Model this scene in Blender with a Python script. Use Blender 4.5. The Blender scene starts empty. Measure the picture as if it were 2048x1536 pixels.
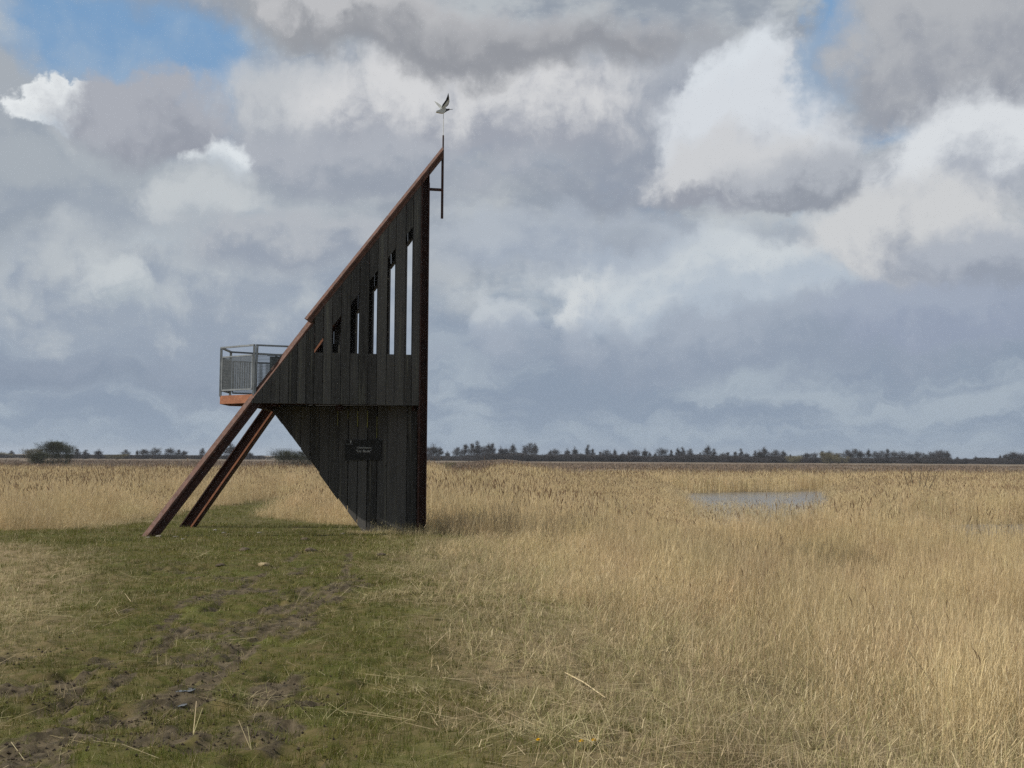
import bpy, bmesh, math, random
import numpy as np
from mathutils import Vector, Matrix

random.seed(7)
rng = np.random.default_rng(11)
scene = bpy.context.scene
COL = scene.collection
PI = math.pi

# ------------------------------------------------------------------ camera
FPX, EYE = 2200.0, 1.70                      # focal length in photo pixels (2048 wide), eye height
PITCH, ROLL = math.atan((912 - 768) / FPX), math.radians(0.36)
cF = np.array([0, math.cos(PITCH), math.sin(PITCH)])
_r0 = np.array([1.0, 0, 0]); _u0 = np.array([0, -math.sin(PITCH), math.cos(PITCH)])
cR = _r0 * math.cos(ROLL) + _u0 * math.sin(ROLL)
cU = -_r0 * math.sin(ROLL) + _u0 * math.cos(ROLL)
CAM = np.array([0, 0, EYE])
cam_data = bpy.data.cameras.new('camera')
cam = bpy.data.objects.new('camera', cam_data); COL.objects.link(cam)
m = Matrix.Identity(4)
for i in range(3):
    m[i][0], m[i][1], m[i][2], m[i][3] = cR[i], cU[i], -cF[i], CAM[i]
cam.matrix_world = m
cam_data.sensor_width = 36.0
cam_data.lens = 36.0 * FPX / 2048.0
cam_data.clip_start = 0.1; cam_data.clip_end = 6000
scene.camera = cam

def ray(px, py): return cF + cR * (px - 1024) / FPX - cU * (py - 768) / FPX
def ground_px(px, py, z=0.0):
    d = ray(px, py); return CAM + d * ((z - EYE) / d[2])
def at_depth(px, py, D):
    d = ray(px, py); return CAM + d * (D / d[1])

# ------------------------------------------------------------------ view, sun
scene.view_settings.view_transform = 'Standard'
scene.view_settings.look = 'None'
scene.view_settings.exposure = 0.0
scene.view_settings.gamma = 1.0
scene.view_settings.use_curve_mapping = False
SUN_EL, SUN_AZ = math.radians(39), math.radians(10)    # sun stands left of the camera, a little in front of the wall plane
sun_dir = Vector((-math.cos(SUN_EL) * math.cos(SUN_AZ), -math.cos(SUN_EL) * math.sin(SUN_AZ), math.sin(SUN_EL)))
sd = bpy.data.lights.new('sun', 'SUN'); sd.energy = 4.8; sd.angle = math.radians(0.55); sd.color = (1.0, 0.94, 0.85)
sun = bpy.data.objects.new('sun', sd); COL.objects.link(sun)
sun.rotation_euler = sun_dir.to_track_quat('Z', 'Y').to_euler()
sun.location = (-30, -5, 30)

# ------------------------------------------------------------------ world: sky with broken cloud
world = bpy.data.worlds.new('World'); scene.world = world; world.use_nodes = True
nt = world.node_tree; nt.nodes.clear()
SKY = 0.1
class NB:
    """small helper for building node trees"""
    def __init__(s, nt, flat=False): s.nt = nt; s.flat = flat
    def n(s, t, **kw):
        nd = s.nt.nodes.new(t)
        for k, v in kw.items(): setattr(nd, k, v)
        return nd
    def put(s, sock, v):
        if hasattr(v, 'is_linked') or isinstance(v, bpy.types.NodeSocket): s.nt.links.new(v, sock)
        else: sock.default_value = v
    def math(s, op, a, b=None, c=None, clamp=False):
        nd = s.n('ShaderNodeMath', operation=op, use_clamp=clamp)
        s.put(nd.inputs[0], a)
        if b is not None: s.put(nd.inputs[1], b)
        if c is not None: s.put(nd.inputs[2], c)
        return nd.outputs[0]
    def vmath(s, op, a, b=None):
        nd = s.n('ShaderNodeVectorMath', operation=op)
        s.put(nd.inputs[0], a)
        if b is not None: s.put(nd.inputs[1], b)
        return nd.outputs['Value'] if op in ('LENGTH', 'DOT_PRODUCT') else nd.outputs[0]
    def noise(s, vec, scale, detail=4, rough=0.55, dist=0.0, color=False, lac=2.0):
        nd = s.n('ShaderNodeTexNoise', noise_dimensions='2D' if s.flat else '3D')
        s.put(nd.inputs['Vector'], vec); nd.inputs['Scale'].default_value = scale
        nd.inputs['Detail'].default_value = detail; nd.inputs['Roughness'].default_value = rough
        nd.inputs['Distortion'].default_value = dist; nd.inputs['Lacunarity'].default_value = lac
        return nd.outputs['Color'] if color else nd.outputs[0]
    def ramp(s, v, a, b, c=0.0, d=1.0, smooth=True):
        nd = s.n('ShaderNodeMapRange', interpolation_type='SMOOTHSTEP' if smooth else 'LINEAR')
        s.put(nd.inputs[0], v); nd.inputs[1].default_value = a; nd.inputs[2].default_value = b
        nd.inputs[3].default_value = c; nd.inputs[4].default_value = d
        return nd.outputs[0]
    def mix(s, f, a, b):
        nd = s.n('ShaderNodeMix', data_type='RGBA', clamp_factor=True)
        s.put(nd.inputs['Factor'], f)
        for sock, v in ((nd.inputs[6], a), (nd.inputs[7], b)):
            if isinstance(v, (tuple, list)): sock.default_value = (*v[:3], 1)
            else: s.nt.links.new(v, sock)
        return nd.outputs[2]
    def combine(s, x, y, z=0.0):
        nd = s.n('ShaderNodeCombineXYZ')
        for i, v in enumerate((x, y, z)): s.put(nd.inputs[i], v)
        return nd.outputs[0]

def lin(r, g, b, k=1.0):
    f = lambda c: ((c / 255 + 0.055) / 1.055) ** 2.4 if c > 10 else c / 255 / 12.92
    return (f(r) * k, f(g) * k, f(b) * k)
def cl(r, g, b): return lin(r, g, b, 1 / SKY)

nb = NB(nt, True)
sky = nb.n('ShaderNodeTexSky', sky_type='NISHITA'); sky.sun_disc = False
sky.sun_elevation = SUN_EL
sky.sun_rotation = math.atan2(sun_dir.x, sun_dir.y)
sky.altitude = 0; sky.air_density = 1.0; sky.dust_density = 0.6; sky.ozone_density = 1.4
dirv = nb.n('ShaderNodeTexCoord').outputs['Generated']
dirv = nb.vmath('NORMALIZE', dirv)
sp = nb.n('ShaderNodeSeparateXYZ'); nt.links.new(dirv, sp.inputs[0])
AZ = nb.math('ARCTAN2', sp.outputs[0], sp.outputs[1])
EL = nb.math('ARCSINE', sp.outputs[2])
P = nb.combine(AZ, EL, 0.0)
# domain warp shared by all clouds
w1 = nb.noise(P, 7.0, 2, 0.5, color=True)
w2 = nb.noise(P, 34.0, 4, 0.6, color=True)
warp = nb.vmath('ADD', nb.vmath('MULTIPLY', nb.vmath('SUBTRACT', w1, (0.5, 0.5, 0.5)), (0.10, 0.07, 0)),
                nb.vmath('MULTIPLY', nb.vmath('SUBTRACT', w2, (0.5, 0.5, 0.5)), (0.034, 0.028, 0)))
PW = nb.vmath('ADD', P, warp)
PS = nb.vmath('ADD', P, nb.vmath('MULTIPLY', warp, (0.45, 0.45, 0)))
spw = nb.n('ShaderNodeSeparateXYZ'); nt.links.new(PW, spw.inputs[0])
WEL = spw.outputs[1]
Pst = nb.vmath('MULTIPLY', PW, (1.0, 2.2, 1))
fb = nb.noise(Pst, 6.0, 5, 0.58)              # large body of the cover
fb2 = nb.noise(nb.vmath('MULTIPLY', P, (1.0, 1.9, 1)), 11.0, 5, 0.6)
lump = nb.noise(PS, 24.0, 6, 0.62)

vor = nb.n('ShaderNodeTexVoronoi', voronoi_dimensions='2D', feature='F1'); nt.links.new(PS, vor.inputs['Vector'])
vor.inputs['Scale'].default_value = 26.0; vor.inputs['Detail'].default_value = 2.0; vor.inputs['Roughness'].default_value = 0.5; vor.normalize = True
lumpc = nb.math('MULTIPLY_ADD', vor.outputs['Distance'], -0.42, nb.math('MULTIPLY_ADD', lump, 0.75, -0.20))
def px_ae(px, py):
    d = ray(px, py); d = d / np.linalg.norm(d)
    return math.atan2(d[0], d[1]), math.asin(d[2])

cover_col = nb.mix(nb.ramp(fb2, 0.36, 0.66), cl(147, 156, 168), cl(182, 188, 193))
col = nb.mix(nb.ramp(fb, 0.30, 0.44, 0.55, 1.0), sky.outputs[0], cover_col)

def blob(col, px, py, rx, ry, top, bot, soft=0.25, rough=0.5, dens=1.0, tilt=0.0, shade=(-0.55, 0.65), pos=None, flat=0.0):
    """one cloud: ellipse in azimuth and elevation with a billowed edge, light top and greyer base"""
    a, e = px_ae(px, py)
    v = nb.vmath('SUBTRACT', pos if pos is not None else PW, (a, e, 0))
    if tilt:
        rt = nb.n('ShaderNodeVectorRotate', rotation_type='Z_AXIS'); nt.links.new(v, rt.inputs['Vector'])
        rt.inputs['Angle'].default_value = -tilt; v = rt.outputs[0]
    v = nb.vmath('MULTIPLY', v, (FPX / rx, FPX / ry, 0))
    d = nb.math('MULTIPLY_ADD', lumpc, -rough * 1.6, nb.vmath('LENGTH', v))
    mask = nb.ramp(d, 1 + soft, 1 - soft, 0, dens)
    if flat:
        mask = nb.math('MULTIPLY', mask, nb.ramp(nb.math('MULTIPLY_ADD', lumpc, 0.5, nb.vmath('DOT_PRODUCT', v, (0, 1, 0))), -flat - 0.16, -flat + 0.10))
    sh = nb.math('MULTIPLY_ADD', lumpc, 3.2, nb.vmath('DOT_PRODUCT', v, (-0.18, 1, 0)))
    c = nb.mix(nb.ramp(sh, *shade), bot, top)
    return nb.mix(mask, col, c)

def hole(col, px, py, rx, ry, soft=0.35, k=1.0, tilt=0):
    return blob(col, px, py, rx, ry, BLUE_T, BLUE_B, soft, 0.35, k, tilt, shade=(-1, 1))
BLUE_T, BLUE_B = cl(122, 158, 196), cl(146, 171, 198)

# general pale grey veil over the lower half, then holes, then separate clouds (far to near)
elg = nb.ramp(EL, 0.02, 0.20)
low = nb.mix(nb.ramp(nb.noise(nb.vmath('MULTIPLY', PW, (1, 4.5, 1)), 6.5, 4, 0.6), 0.35, 0.68), cl(139, 153, 171), cl(164, 176, 188))
col = nb.mix(nb.ramp(nb.math('ADD', WEL, nb.math('MULTIPLY', nb.math('SUBTRACT', fb2, .5), 0.10)), 0.115, 0.17, 1.0, 0.0), col, low)
W = cl(214, 219, 223); G1 = cl(176, 182, 190); G2 = cl(150, 157, 169); G3 = cl(138, 144, 157)
col = blob(col, 300, 560, 560, 190, cl(184, 191, 197), cl(152, 163, 178), 0.5, 0.7, 0.8)
col = hole(col, 240, 95, 215, 105, 0.40)
col = hole(col, 395, 190, 62, 110, 0.45)
col = hole(col, 1790, 235, 60, 34, 0.5, 0.85)
col = blob(col, -20, 300, 90, 170, cl(165, 172, 180), cl(150, 160, 172), 0.3, 0.5)
col = blob(col, 1280, 250, 260, 170, cl(168, 174, 184), cl(146, 154, 168), 0.45, 0.6, 0.9)
col = blob(col, 1500, 560, 420, 95, cl(205, 212, 217), cl(182, 193, 205), 0.45, 0.6, 0.85)
col = blob(col, 1100, 480, 260, 60, cl(172, 181, 193), cl(160, 171, 187), 0.5, 0.6, 0.7)
col = blob(col, 620, 210, 190, 95, cl(190, 194, 199), cl(164, 170, 180), 0.40, 0.6)
col = blob(col, 930, 205, 300, 100, cl(211, 212, 214), cl(158, 163, 174), 0.34, 0.42, 1.0, 0.0, (-0.75, 0.7))
col = blob(col, 700, 330, 300, 70, cl(172, 177, 186), cl(150, 158, 171), 0.45, 0.6, 0.9)
col = blob(col, 800, 55, 460, 62, cl(188, 189, 192), cl(149, 152, 158), 0.5, 0.45, 1.0, -0.06, (-0.3, 0.75))
col = blob(col, 1030, 85, 360, 46, cl(164, 166, 171), cl(146, 149, 156), 0.6, 0.5, 0.85, 0.0, (-0.4, 0.8))
col = blob(col, 125, 215, 78, 50, cl(228, 232, 234), cl(190, 200, 210), 0.10, 0.75, 1.0, 0.3, (-1.1, 0.2))
col = blob(col, 270, 245, 165, 82, cl(168, 172, 181), cl(150, 155, 166), 0.22, 0.45)
col = blob(col, 450, 312, 48, 42, cl(220, 226, 230), cl(190, 198, 206), 0.30, 0.7)
col = blob(col, 180, 380, 320, 70, cl(166, 174, 182), cl(151, 161, 174), 0.4, 0.6, 0.85)
col = blob(col, 420, 430, 110, 70, cl(199, 204, 207), cl(172, 180, 188), 0.5, 0.8, 0.8)
col = blob(col, 590, 500, 190, 58, cl(178, 183, 190), cl(150, 159, 173), 0.35, 0.6, 0.9)
col = blob(col, 210, 560, 60, 40, cl(203, 209, 212), cl(172, 182, 190), 0.5, 0.8, 0.7)
col = blob(col, 1470, 195, 85, 115, cl(216, 222, 228), cl(190, 198, 208), 0.28, 0.55, 1.0, -0.25)
col = blob(col, 1505, 280, 185, 130, cl(212, 217, 223), cl(176, 181, 190), 0.26, 0.5, 1.0, 0, (-0.9, 0.7))
col = hole(col, 1640, 85, 52, 100, 0.4)
col = blob(col, 1480, 345, 190, 85, cl(204, 206, 209), cl(152, 157, 168), 0.30, 0.45, 1.0, 0, (-0.7, 0.5), None, 0.72)
col = blob(col, 1680, 375, 175, 70, cl(176, 181, 189), cl(145, 151, 162), 0.45, 0.6, 0.95, 0, (-0.5, 0.6), None, 0.65)
col = blob(col, 1890, 95, 235, 130, cl(176, 179, 184), cl(150, 155, 165), 0.28, 0.45, 1.0, 0, (-0.7, 0.9))
col = blob(col, 1960, 310, 165, 115, cl(216, 220, 224), cl(172, 178, 188), 0.30, 0.5, 1.0, 0, (-0.8, 0.7))
col = blob(col, 1860, 490, 175, 115, cl(204, 206, 208), cl(158, 165, 177), 0.26, 0.5, 1.0, 0, (-0.95, 0.5))
col = blob(col, 2000, 560, 110, 70, cl(170, 177, 188), cl(148, 156, 170), 0.35, 0.55, 0.9)
for x, y, rx, ry in ((1560, 475, 60, 26), (1620, 490, 40, 18), (1360, 458, 28, 24), (1215, 476, 62, 20)):
    col = blob(col, x, y, rx, ry, cl(156, 165, 177), cl(147, 156, 170), 0.75, 1.0, 0.6)
col = blob(col, 1150, 612, 78, 62, cl(208, 213, 216), cl(178, 188, 200), 0.35, 0.8, 0.95, 0.5)
col = blob(col, 1010, 640, 50, 28, cl(196, 203, 209), cl(172, 183, 197), 0.45, 0.8, 0.8)
col = blob(col, 1450, 690, 520, 62, cl(161, 171, 185), cl(145, 157, 174), 0.40, 0.7, 0.9, 0.0, (-0.6, 0.9))
col = blob(col, 1900, 650, 210, 46, cl(158, 168, 185), cl(146, 157, 177), 0.35, 0.6, 0.85)
col = blob(col, 150, 760, 320, 34, cl(142, 154, 171), cl(134, 147, 165), 0.5, 0.6, 0.75)
# thin light haze close to the horizon, all the way round
col = nb.mix(nb.ramp(EL, 0.0, 0.055, 0.55, 0.0), col, cl(150, 165, 181))
bg = nb.n('ShaderNodeBackground'); bg.inputs['Strength'].default_value = SKY
nt.links.new(col, bg.inputs['Color'])
wo = nb.n('ShaderNodeOutputWorld'); nt.links.new(bg.outputs[0], wo.inputs['Surface'])
world.cycles.sampling_method = 'NONE'
scene.cycles.max_bounces = 4; scene.cycles.diffuse_bounces = 2; scene.cycles.transmission_bounces = 2
scene.cycles.use_adaptive_sampling = True; scene.cycles.adaptive_threshold = 0.012; scene.cycles.adaptive_min_samples = 12; scene.cycles.use_denoising = False; scene.cycles.sample_clamp_direct = 1.6; scene.cycles.sample_clamp_indirect = 1.2

# ------------------------------------------------------------------ helpers
def link(o, parent=None):
    COL.objects.link(o)
    if parent is not None: o.parent = parent
    return o
def mesh_obj(name, verts, faces, mat, parent=None, smooth=False):
    me = bpy.data.meshes.new(name)
    me.from_pydata([tuple(map(float, v)) for v in verts], [], [tuple(f) for f in faces])
    if mat: me.materials.append(mat)
    me.validate(); 
    bm = bmesh.new(); bm.from_mesh(me); bmesh.ops.recalc_face_normals(bm, faces=bm.faces); bm.to_mesh(me); bm.free()
    if smooth:
        for p in me.polygons: p.use_smooth = True
    o = bpy.data.objects.new(name, me)
    return link(o, parent)
def tag(o, label=None, cat=None, group=None, kind=None):
    if label: o['label'] = label
    if cat: o['category'] = cat
    if group: o['group'] = group
    if kind: o['kind'] = kind
    return o
def empty(name, loc):
    o = bpy.data.objects.new(name, None); o.empty_display_size = 0.2; o.location = loc
    return link(o)
class MB:
    def __init__(s): s.v = []; s.f = []
    def add(s, v, f):
        b = len(s.v); s.v += [tuple(map(float, p)) for p in v]; s.f += [tuple(i + b for i in q) for q in f]; return s
    def hexa(s, p):   # 8 points: 4 bottom, 4 top
        return s.add(p, [(0, 3, 2, 1), (4, 5, 6, 7), (0, 1, 5, 4), (1, 2, 6, 5), (2, 3, 7, 6), (3, 0, 4, 7)])
    def box(s, lo, hi):
        (a, b, c), (d, e, f) = lo, hi
        return s.hexa([(a, b, c), (d, b, c), (d, e, c), (a, e, c), (a, b, f), (d, b, f), (d, e, f), (a, e, f)])
    def bar(s, p, q, w, h, up=(0, 0, 1)):
        p, q, up = Vector(p), Vector(q), Vector(up); d = (q - p).normalized()
        x = d.cross(up); x = x.normalized() if x.length > 1e-5 else Vector((1, 0, 0)); y = x.cross(d)
        x *= w / 2; y *= h / 2
        return s.hexa([p - x - y, p + x - y, p + x + y, p - x + y, q - x - y, q + x - y, q + x + y, q - x + y])
    def tube(s, p, q, r0, r1=None, n=8):
        r1 = r0 if r1 is None else r1
        p, q = Vector(p), Vector(q); d = (q - p).normalized(); x = d.orthogonal().normalized(); y = d.cross(x)
        v = [p + (x * math.cos(2 * PI * i / n) + y * math.sin(2 * PI * i / n)) * r0 for i in range(n)] + \
            [q + (x * math.cos(2 * PI * i / n) + y * math.sin(2 * PI * i / n)) * r1 for i in range(n)]
        return s.add(v, [(i, (i + 1) % n, n + (i + 1) % n, n + i) for i in range(n)] + [tuple(range(n))[::-1], tuple(range(n, 2 * n))])
    def build(s, name, mat, parent=None, smooth=False): return mesh_obj(name, s.v, s.f, mat, parent, smooth)

def smooth(a, b, x):
    t = np.clip((np.asarray(x, float) - a) / (b - a), 0, 1); return t * t * (3 - 2 * t)
def _hash(i, j, s):
    h = (i.astype(np.int64) * 374761393 + j.astype(np.int64) * 668265263 + s * 1274126177) & 0xffffffff
    h = ((h ^ (h >> 13)) * 1274126177) & 0xffffffff
    return ((h ^ (h >> 16)) & 0xffffff) / float(0xffffff)
def vnoise(x, y, s=0):
    i, j = np.floor(x), np.floor(y); u, v = x - i, y - j
    u = u * u * (3 - 2 * u); v = v * v * (3 - 2 * v); i = i.astype(np.int64); j = j.astype(np.int64)
    return (_hash(i, j, s) * (1 - u) + _hash(i + 1, j, s) * u) * (1 - v) + (_hash(i, j + 1, s) * (1 - u) + _hash(i + 1, j + 1, s) * u) * v
def fbm(x, y, s=0, o=4):
    t = 0; a = 0.5
    for k in range(o): t = t + a * vnoise(x * 2 ** k, y * 2 ** k, s + k); a *= 0.5
    return t / (1 - 0.5 ** o)

# ------------------------------------------------------------------ materials
def material(name, rough=0.8, metallic=0.0, spec=0.3):
    mt = bpy.data.materials.new(name); mt.use_nodes = True
    b = mt.node_tree.nodes['Principled BSDF']
    b.inputs['Roughness'].default_value = rough; b.inputs['Metallic'].default_value = metallic
    b.inputs['Specular IOR Level'].default_value = spec
    return mt, NB(mt.node_tree), b
def wood(name, c0, c1, streak, amt=0.5, rough=0.75, ring=18):
    mt, k, b = material(name, rough, 0, 0.25)
    pos = k.n('ShaderNodeNewGeometry').outputs['Position']
    rnd = k.n('ShaderNodeObjectInfo').outputs['Random']
    off = k.vmath('ADD', pos, k.combine(k.math('MULTIPLY', rnd, 31.0), k.math('MULTIPLY', rnd, 17.0), 0))
    g = k.noise(k.vmath('MULTIPLY', off, (ring * 2.2, ring * 2.2, 1.1)), 1.0, 6, 0.65, 0.3)
    g2 = k.noise(k.vmath('MULTIPLY', off, (3, 3, 0.5)), 1.0, 4, 0.6)
    t = k.math('ADD', k.math('MULTIPLY', g, 0.7), k.math('ADD', k.math('MULTIPLY', g2, 0.35), k.math('MULTIPLY', rnd, 0.30)))
    c = k.mix(k.ramp(t, 0.32, 0.98), c0, c1)
    st = k.math('MULTIPLY', k.ramp(k.noise(k.vmath('MULTIPLY', off, (11, 11, 0.35)), 1.0, 5, 0.7), 0.52, 0.72), amt)
    c = k.mix(st, c, streak)
    k.put(b.inputs['Base Color'], c)
    bp = k.n('ShaderNodeBump'); bp.inputs['Strength'].default_value = 0.45; bp.inputs['Distance'].default_value = 0.004
    k.put(bp.inputs['Height'], g); k.put(b.inputs['Normal'], bp.outputs[0])
    return mt
M = {}
M['black_wood'] = wood('black_wood', (0.018, 0.0175, 0.0165), (0.088, 0.086, 0.080), (0.14, 0.14, 0.11), 0.7)
M['lower_wood'] = wood('lower_wood', (0.016, 0.0155, 0.015), (0.092, 0.088, 0.083), (0.15, 0.14, 0.11), 0.7)
M['inner_wood'] = wood('inner_wood', (0.10, 0.085, 0.06), (0.22, 0.19, 0.14), (0.26, 0.23, 0.16), 0.3)
M['deck_wood'] = wood('deck_wood', (0.06, 0.05, 0.04), (0.14, 0.12, 0.1), (0.17, 0.15, 0.12), 0.3)
M['moss'] = wood('lit_moss_wood', (0.17, 0.17, 0.05), (0.30, 0.28, 0.08), (0.34, 0.31, 0.12), 0.4)  # sunlit mossy wood behind the gaps, its light put into the colour
def steel(name, c0, c1, c2, rough, metallic):
    mt, k, b = material(name, rough, metallic, 0.35)
    pos = k.n('ShaderNodeNewGeometry').outputs['Position']
    g = k.noise(pos, 7.0, 8, 0.68, 0.5); g2 = k.noise(k.vmath('MULTIPLY', pos, (1, 1, 0.3)), 26.0, 5, 0.6)
    c = k.mix(k.ramp(g, 0.36, 0.64), c0, c1)
    c = k.mix(k.ramp(g2, 0.55, 0.75, 0, 0.6), c, c2)
    k.put(b.inputs['Base Color'], c)
    k.put(b.inputs['Roughness'], k.ramp(g2, 0.3, 0.7, rough - 0.12, rough + 0.1))
    bp = k.n('ShaderNodeBump'); bp.inputs['Strength'].default_value = 0.3; bp.inputs['Distance'].default_value = 0.002
    k.put(bp.inputs['Height'], g2); k.put(b.inputs['Normal'], bp.outputs[0])
    return mt
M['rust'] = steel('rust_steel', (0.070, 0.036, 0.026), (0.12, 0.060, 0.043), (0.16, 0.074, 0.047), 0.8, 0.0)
M['rust_dark'] = steel('rust_dark_steel', (0.028, 0.013, 0.011), (0.055, 0.023, 0.017), (0.08, 0.034, 0.022), 0.8, 0.0)  # also serves as the shaded copy of the rust on the front leg
M['orange'] = steel('orange_steel', (0.22, 0.085, 0.042), (0.31, 0.125, 0.062), (0.19, 0.08, 0.045), 0.7, 0.0)
M['galv'] = steel('galvanised_steel', (0.17, 0.185, 0.195), (0.25, 0.27, 0.28), (0.13, 0.14, 0.15), 0.5, 0.4)
M['mesh'] = steel('mesh_steel', (0.11, 0.125, 0.135), (0.15, 0.165, 0.175), (0.11, 0.12, 0.125), 0.5, 0.3)
M['vane_dark'] = steel('vane_black', (0.012, 0.012, 0.016), (0.02, 0.02, 0.025), (0.03, 0.03, 0.03), 0.6, 0.0)
M['vane_white'] = steel('vane_white', (0.52, 0.53, 0.50), (0.62, 0.63, 0.60), (0.45, 0.46, 0.42), 0.6, 0.0)
M['panel_green'] = steel('panel_green', (0.030, 0.040, 0.038), (0.045, 0.058, 0.054), (0.06, 0.07, 0.065), 0.6, 0.0)
M['sign'] = steel('sign_board', (0.0085, 0.0085, 0.008), (0.011, 0.011, 0.010), (0.014, 0.013, 0.012), 0.65, 0.0)
M['letters'] = steel('sign_letters', (0.40, 0.40, 0.39), (0.46, 0.46, 0.45), (0.34, 0.34, 0.33), 0.6, 0.0)
M['roof'] = steel('roof_sheet', (0.05, 0.045, 0.042), (0.08, 0.07, 0.065), (0.1, 0.08, 0.07), 0.6, 0.2)

def blade_mat(name, stops, transl=0.3, macro=(0.8, 1.2), macro_scale=0.25, rough=0.7):
    """plant blades: colour by a per-blade random number, drifting over metres"""
    mt = bpy.data.materials.new(name); mt.use_nodes = True
    k = NB(mt.node_tree); b = mt.node_tree.nodes['Principled BSDF']; out = mt.node_tree.nodes['Material Output']
    a = k.n('ShaderNodeAttribute', attribute_name='rnd').outputs['Fac']
    o = k.n('ShaderNodeObjectInfo').outputs['Random']
    t = k.math('FRACT', k.math('ADD', a, k.math('MULTIPLY', o, 0.35)))
    r = k.n('ShaderNodeValToRGB'); k.put(r.inputs[0], t)
    while len(r.color_ramp.elements) < len(stops): r.color_ramp.elements.new(0.5)
    for e, (p, c) in zip(r.color_ramp.elements, stops): e.position = p; e.color = (*c, 1)
    pos = k.n('ShaderNodeNewGeometry').outputs['Position']
    mac = k.noise(k.vmath('MULTIPLY', pos, (1, 1, 0.15)), macro_scale, 4, 0.6)
    hs = k.n('ShaderNodeHueSaturation'); k.put(hs.inputs['Color'], r.outputs[0])
    k.put(hs.inputs['Value'], k.ramp(mac, 0.32, 0.68, macro[0], macro[1]))
    k.put(hs.inputs['Hue'], k.ramp(k.noise(pos, macro_scale * 2.3, 3, 0.6), 0.3, 0.7, 0.49, 0.512))
    k.put(b.inputs['Base Color'], hs.outputs[0]); b.inputs['Roughness'].default_value = rough
    b.inputs['Specular IOR Level'].default_value = 0.25
    tr = k.n('ShaderNodeBsdfTranslucent'); k.put(tr.inputs['Color'], hs.outputs[0])
    mx = k.n('ShaderNodeMixShader'); mx.inputs[0].default_value = transl
    mt.node_tree.links.new(b.outputs[0], mx.inputs[1]); mt.node_tree.links.new(tr.outputs[0], mx.inputs[2])
    mt.node_tree.links.new(mx.outputs[0], out.inputs['Surface'])
    return mt
M['reed'] = blade_mat('reed', [(0, (0.56, 0.435, 0.245)), (0.35, (0.66, 0.53, 0.31)), (0.6, (0.47, 0.355, 0.19)), (0.85, (0.72, 0.61, 0.40)), (1, (0.30, 0.225, 0.125))], 0.32, (0.78, 1.15), 0.35)
M['straw'] = blade_mat('straw', [(0, (0.50, 0.41, 0.24)), (0.3, (0.60, 0.50, 0.31)), (0.55, (0.36, 0.28, 0.15)), (0.75, (0.30, 0.29, 0.12)), (1, (0.55, 0.45, 0.28))], 0.25, (0.8, 1.15), 0.5)
M['grass'] = blade_mat('grass', [(0, (0.086, 0.106, 0.014)), (0.3, (0.120, 0.138, 0.022)), (0.5, (0.17, 0.142, 0.040)), (0.75, (0.080, 0.096, 0.012)), (1, (0.26, 0.20, 0.085))], 0.3, (0.75, 1.2), 0.6)
M['heath'] = blade_mat('heath', [(0, (0.17, 0.13, 0.095)), (0.5, (0.23, 0.17, 0.12)), (1, (0.13, 0.10, 0.08))], 0.1, (0.8, 1.2), 0.03)
def twig_mat(name, c0, c1):
    mt, k, b = material(name, 0.9, 0, 0.1)
    a = k.n('ShaderNodeAttribute', attribute_name='rnd').outputs['Fac']
    o = k.n('ShaderNodeObjectInfo').outputs['Random']
    k.put(b.inputs['Base Color'], k.mix(k.math('FRACT', k.math('ADD', a, o)), c0, c1)); return mt
M['twig'] = twig_mat('twig', (0.034, 0.034, 0.038), (0.072, 0.066, 0.068))
M['twig_olive'] = twig_mat('twig_olive', (0.10, 0.095, 0.055), (0.18, 0.16, 0.10))
M['twig_green'] = twig_mat('twig_green', (0.035, 0.042, 0.024), (0.075, 0.078, 0.045))
M['bark'] = wood('bark', (0.02, 0.017, 0.015), (0.06, 0.05, 0.042), (0.05, 0.055, 0.04), 0.3)

# ------------------------------------------------------------------ terrain
XR_Y = [-20, 3, 6, 11, 16, 21, 23, 24.6, 26, 28, 32, 38, 50, 62, 90]
XR_X = [0.2, -0.3, -0.64, -1.33, -2.0, -2.6, -2.1, -2.2, -3.6, -5.8, -7.6, -8.2, -7.0, -5.6, -3]
XL_Y = [-20, 3, 6, 11, 15, 18, 21.0, 22.0, 23.8, 24.6, 27, 32, 38, 50, 62, 90]
XL_X = [-2.9, -3.0, -3.2, -4.0, -5.0, -6.3, -8.5, -16, -16, -9.2, -8.6, -9.8, -10.8, -9.9, -8.6, -6]
POND = [ground_px(x, y, -1.15)[:2] for x, y in ((1360, 986), (1500, 983), (1645, 982), (1665, 1002), (1642, 1022), (1610, 1050), (1430, 1050), (1400, 1018), (1366, 998))]
POND2 = [ground_px(x, y, -1.15)[:2] for x, y in ((1830, 1050), (1960, 1046), (2160, 1046), (2160, 1090), (1960, 1084), (1880, 1068))]
def inside(poly, x, y):
    x, y = np.asarray(x, float), np.asarray(y, float); c = np.zeros(x.shape, bool); n = len(poly)
    for i in range(n):
        (x0, y0), (x1, y1) = poly[i], poly[i - 1]
        hit = ((y0 > y) != (y1 > y)) & (x < (x1 - x0) * (y - y0) / (y1 - y0 + 1e-12) + x0); c ^= hit
    return c
def poly_dist(poly, x, y):
    x, y = np.asarray(x, float), np.asarray(y, float); d = np.full(x.shape, 1e9); n = len(poly)
    for i in range(n):
        (x0, y0), (x1, y1) = poly[i], poly[i - 1]
        t = np.clip(((x - x0) * (x1 - x0) + (y - y0) * (y1 - y0)) / ((x1 - x0) ** 2 + (y1 - y0) ** 2), 0, 1)
        d = np.minimum(d, np.hypot(x - x0 - t * (x1 - x0), y - y0 - t * (y1 - y0)))
    return np.where(inside(poly, x, y), -d, d)
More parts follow.
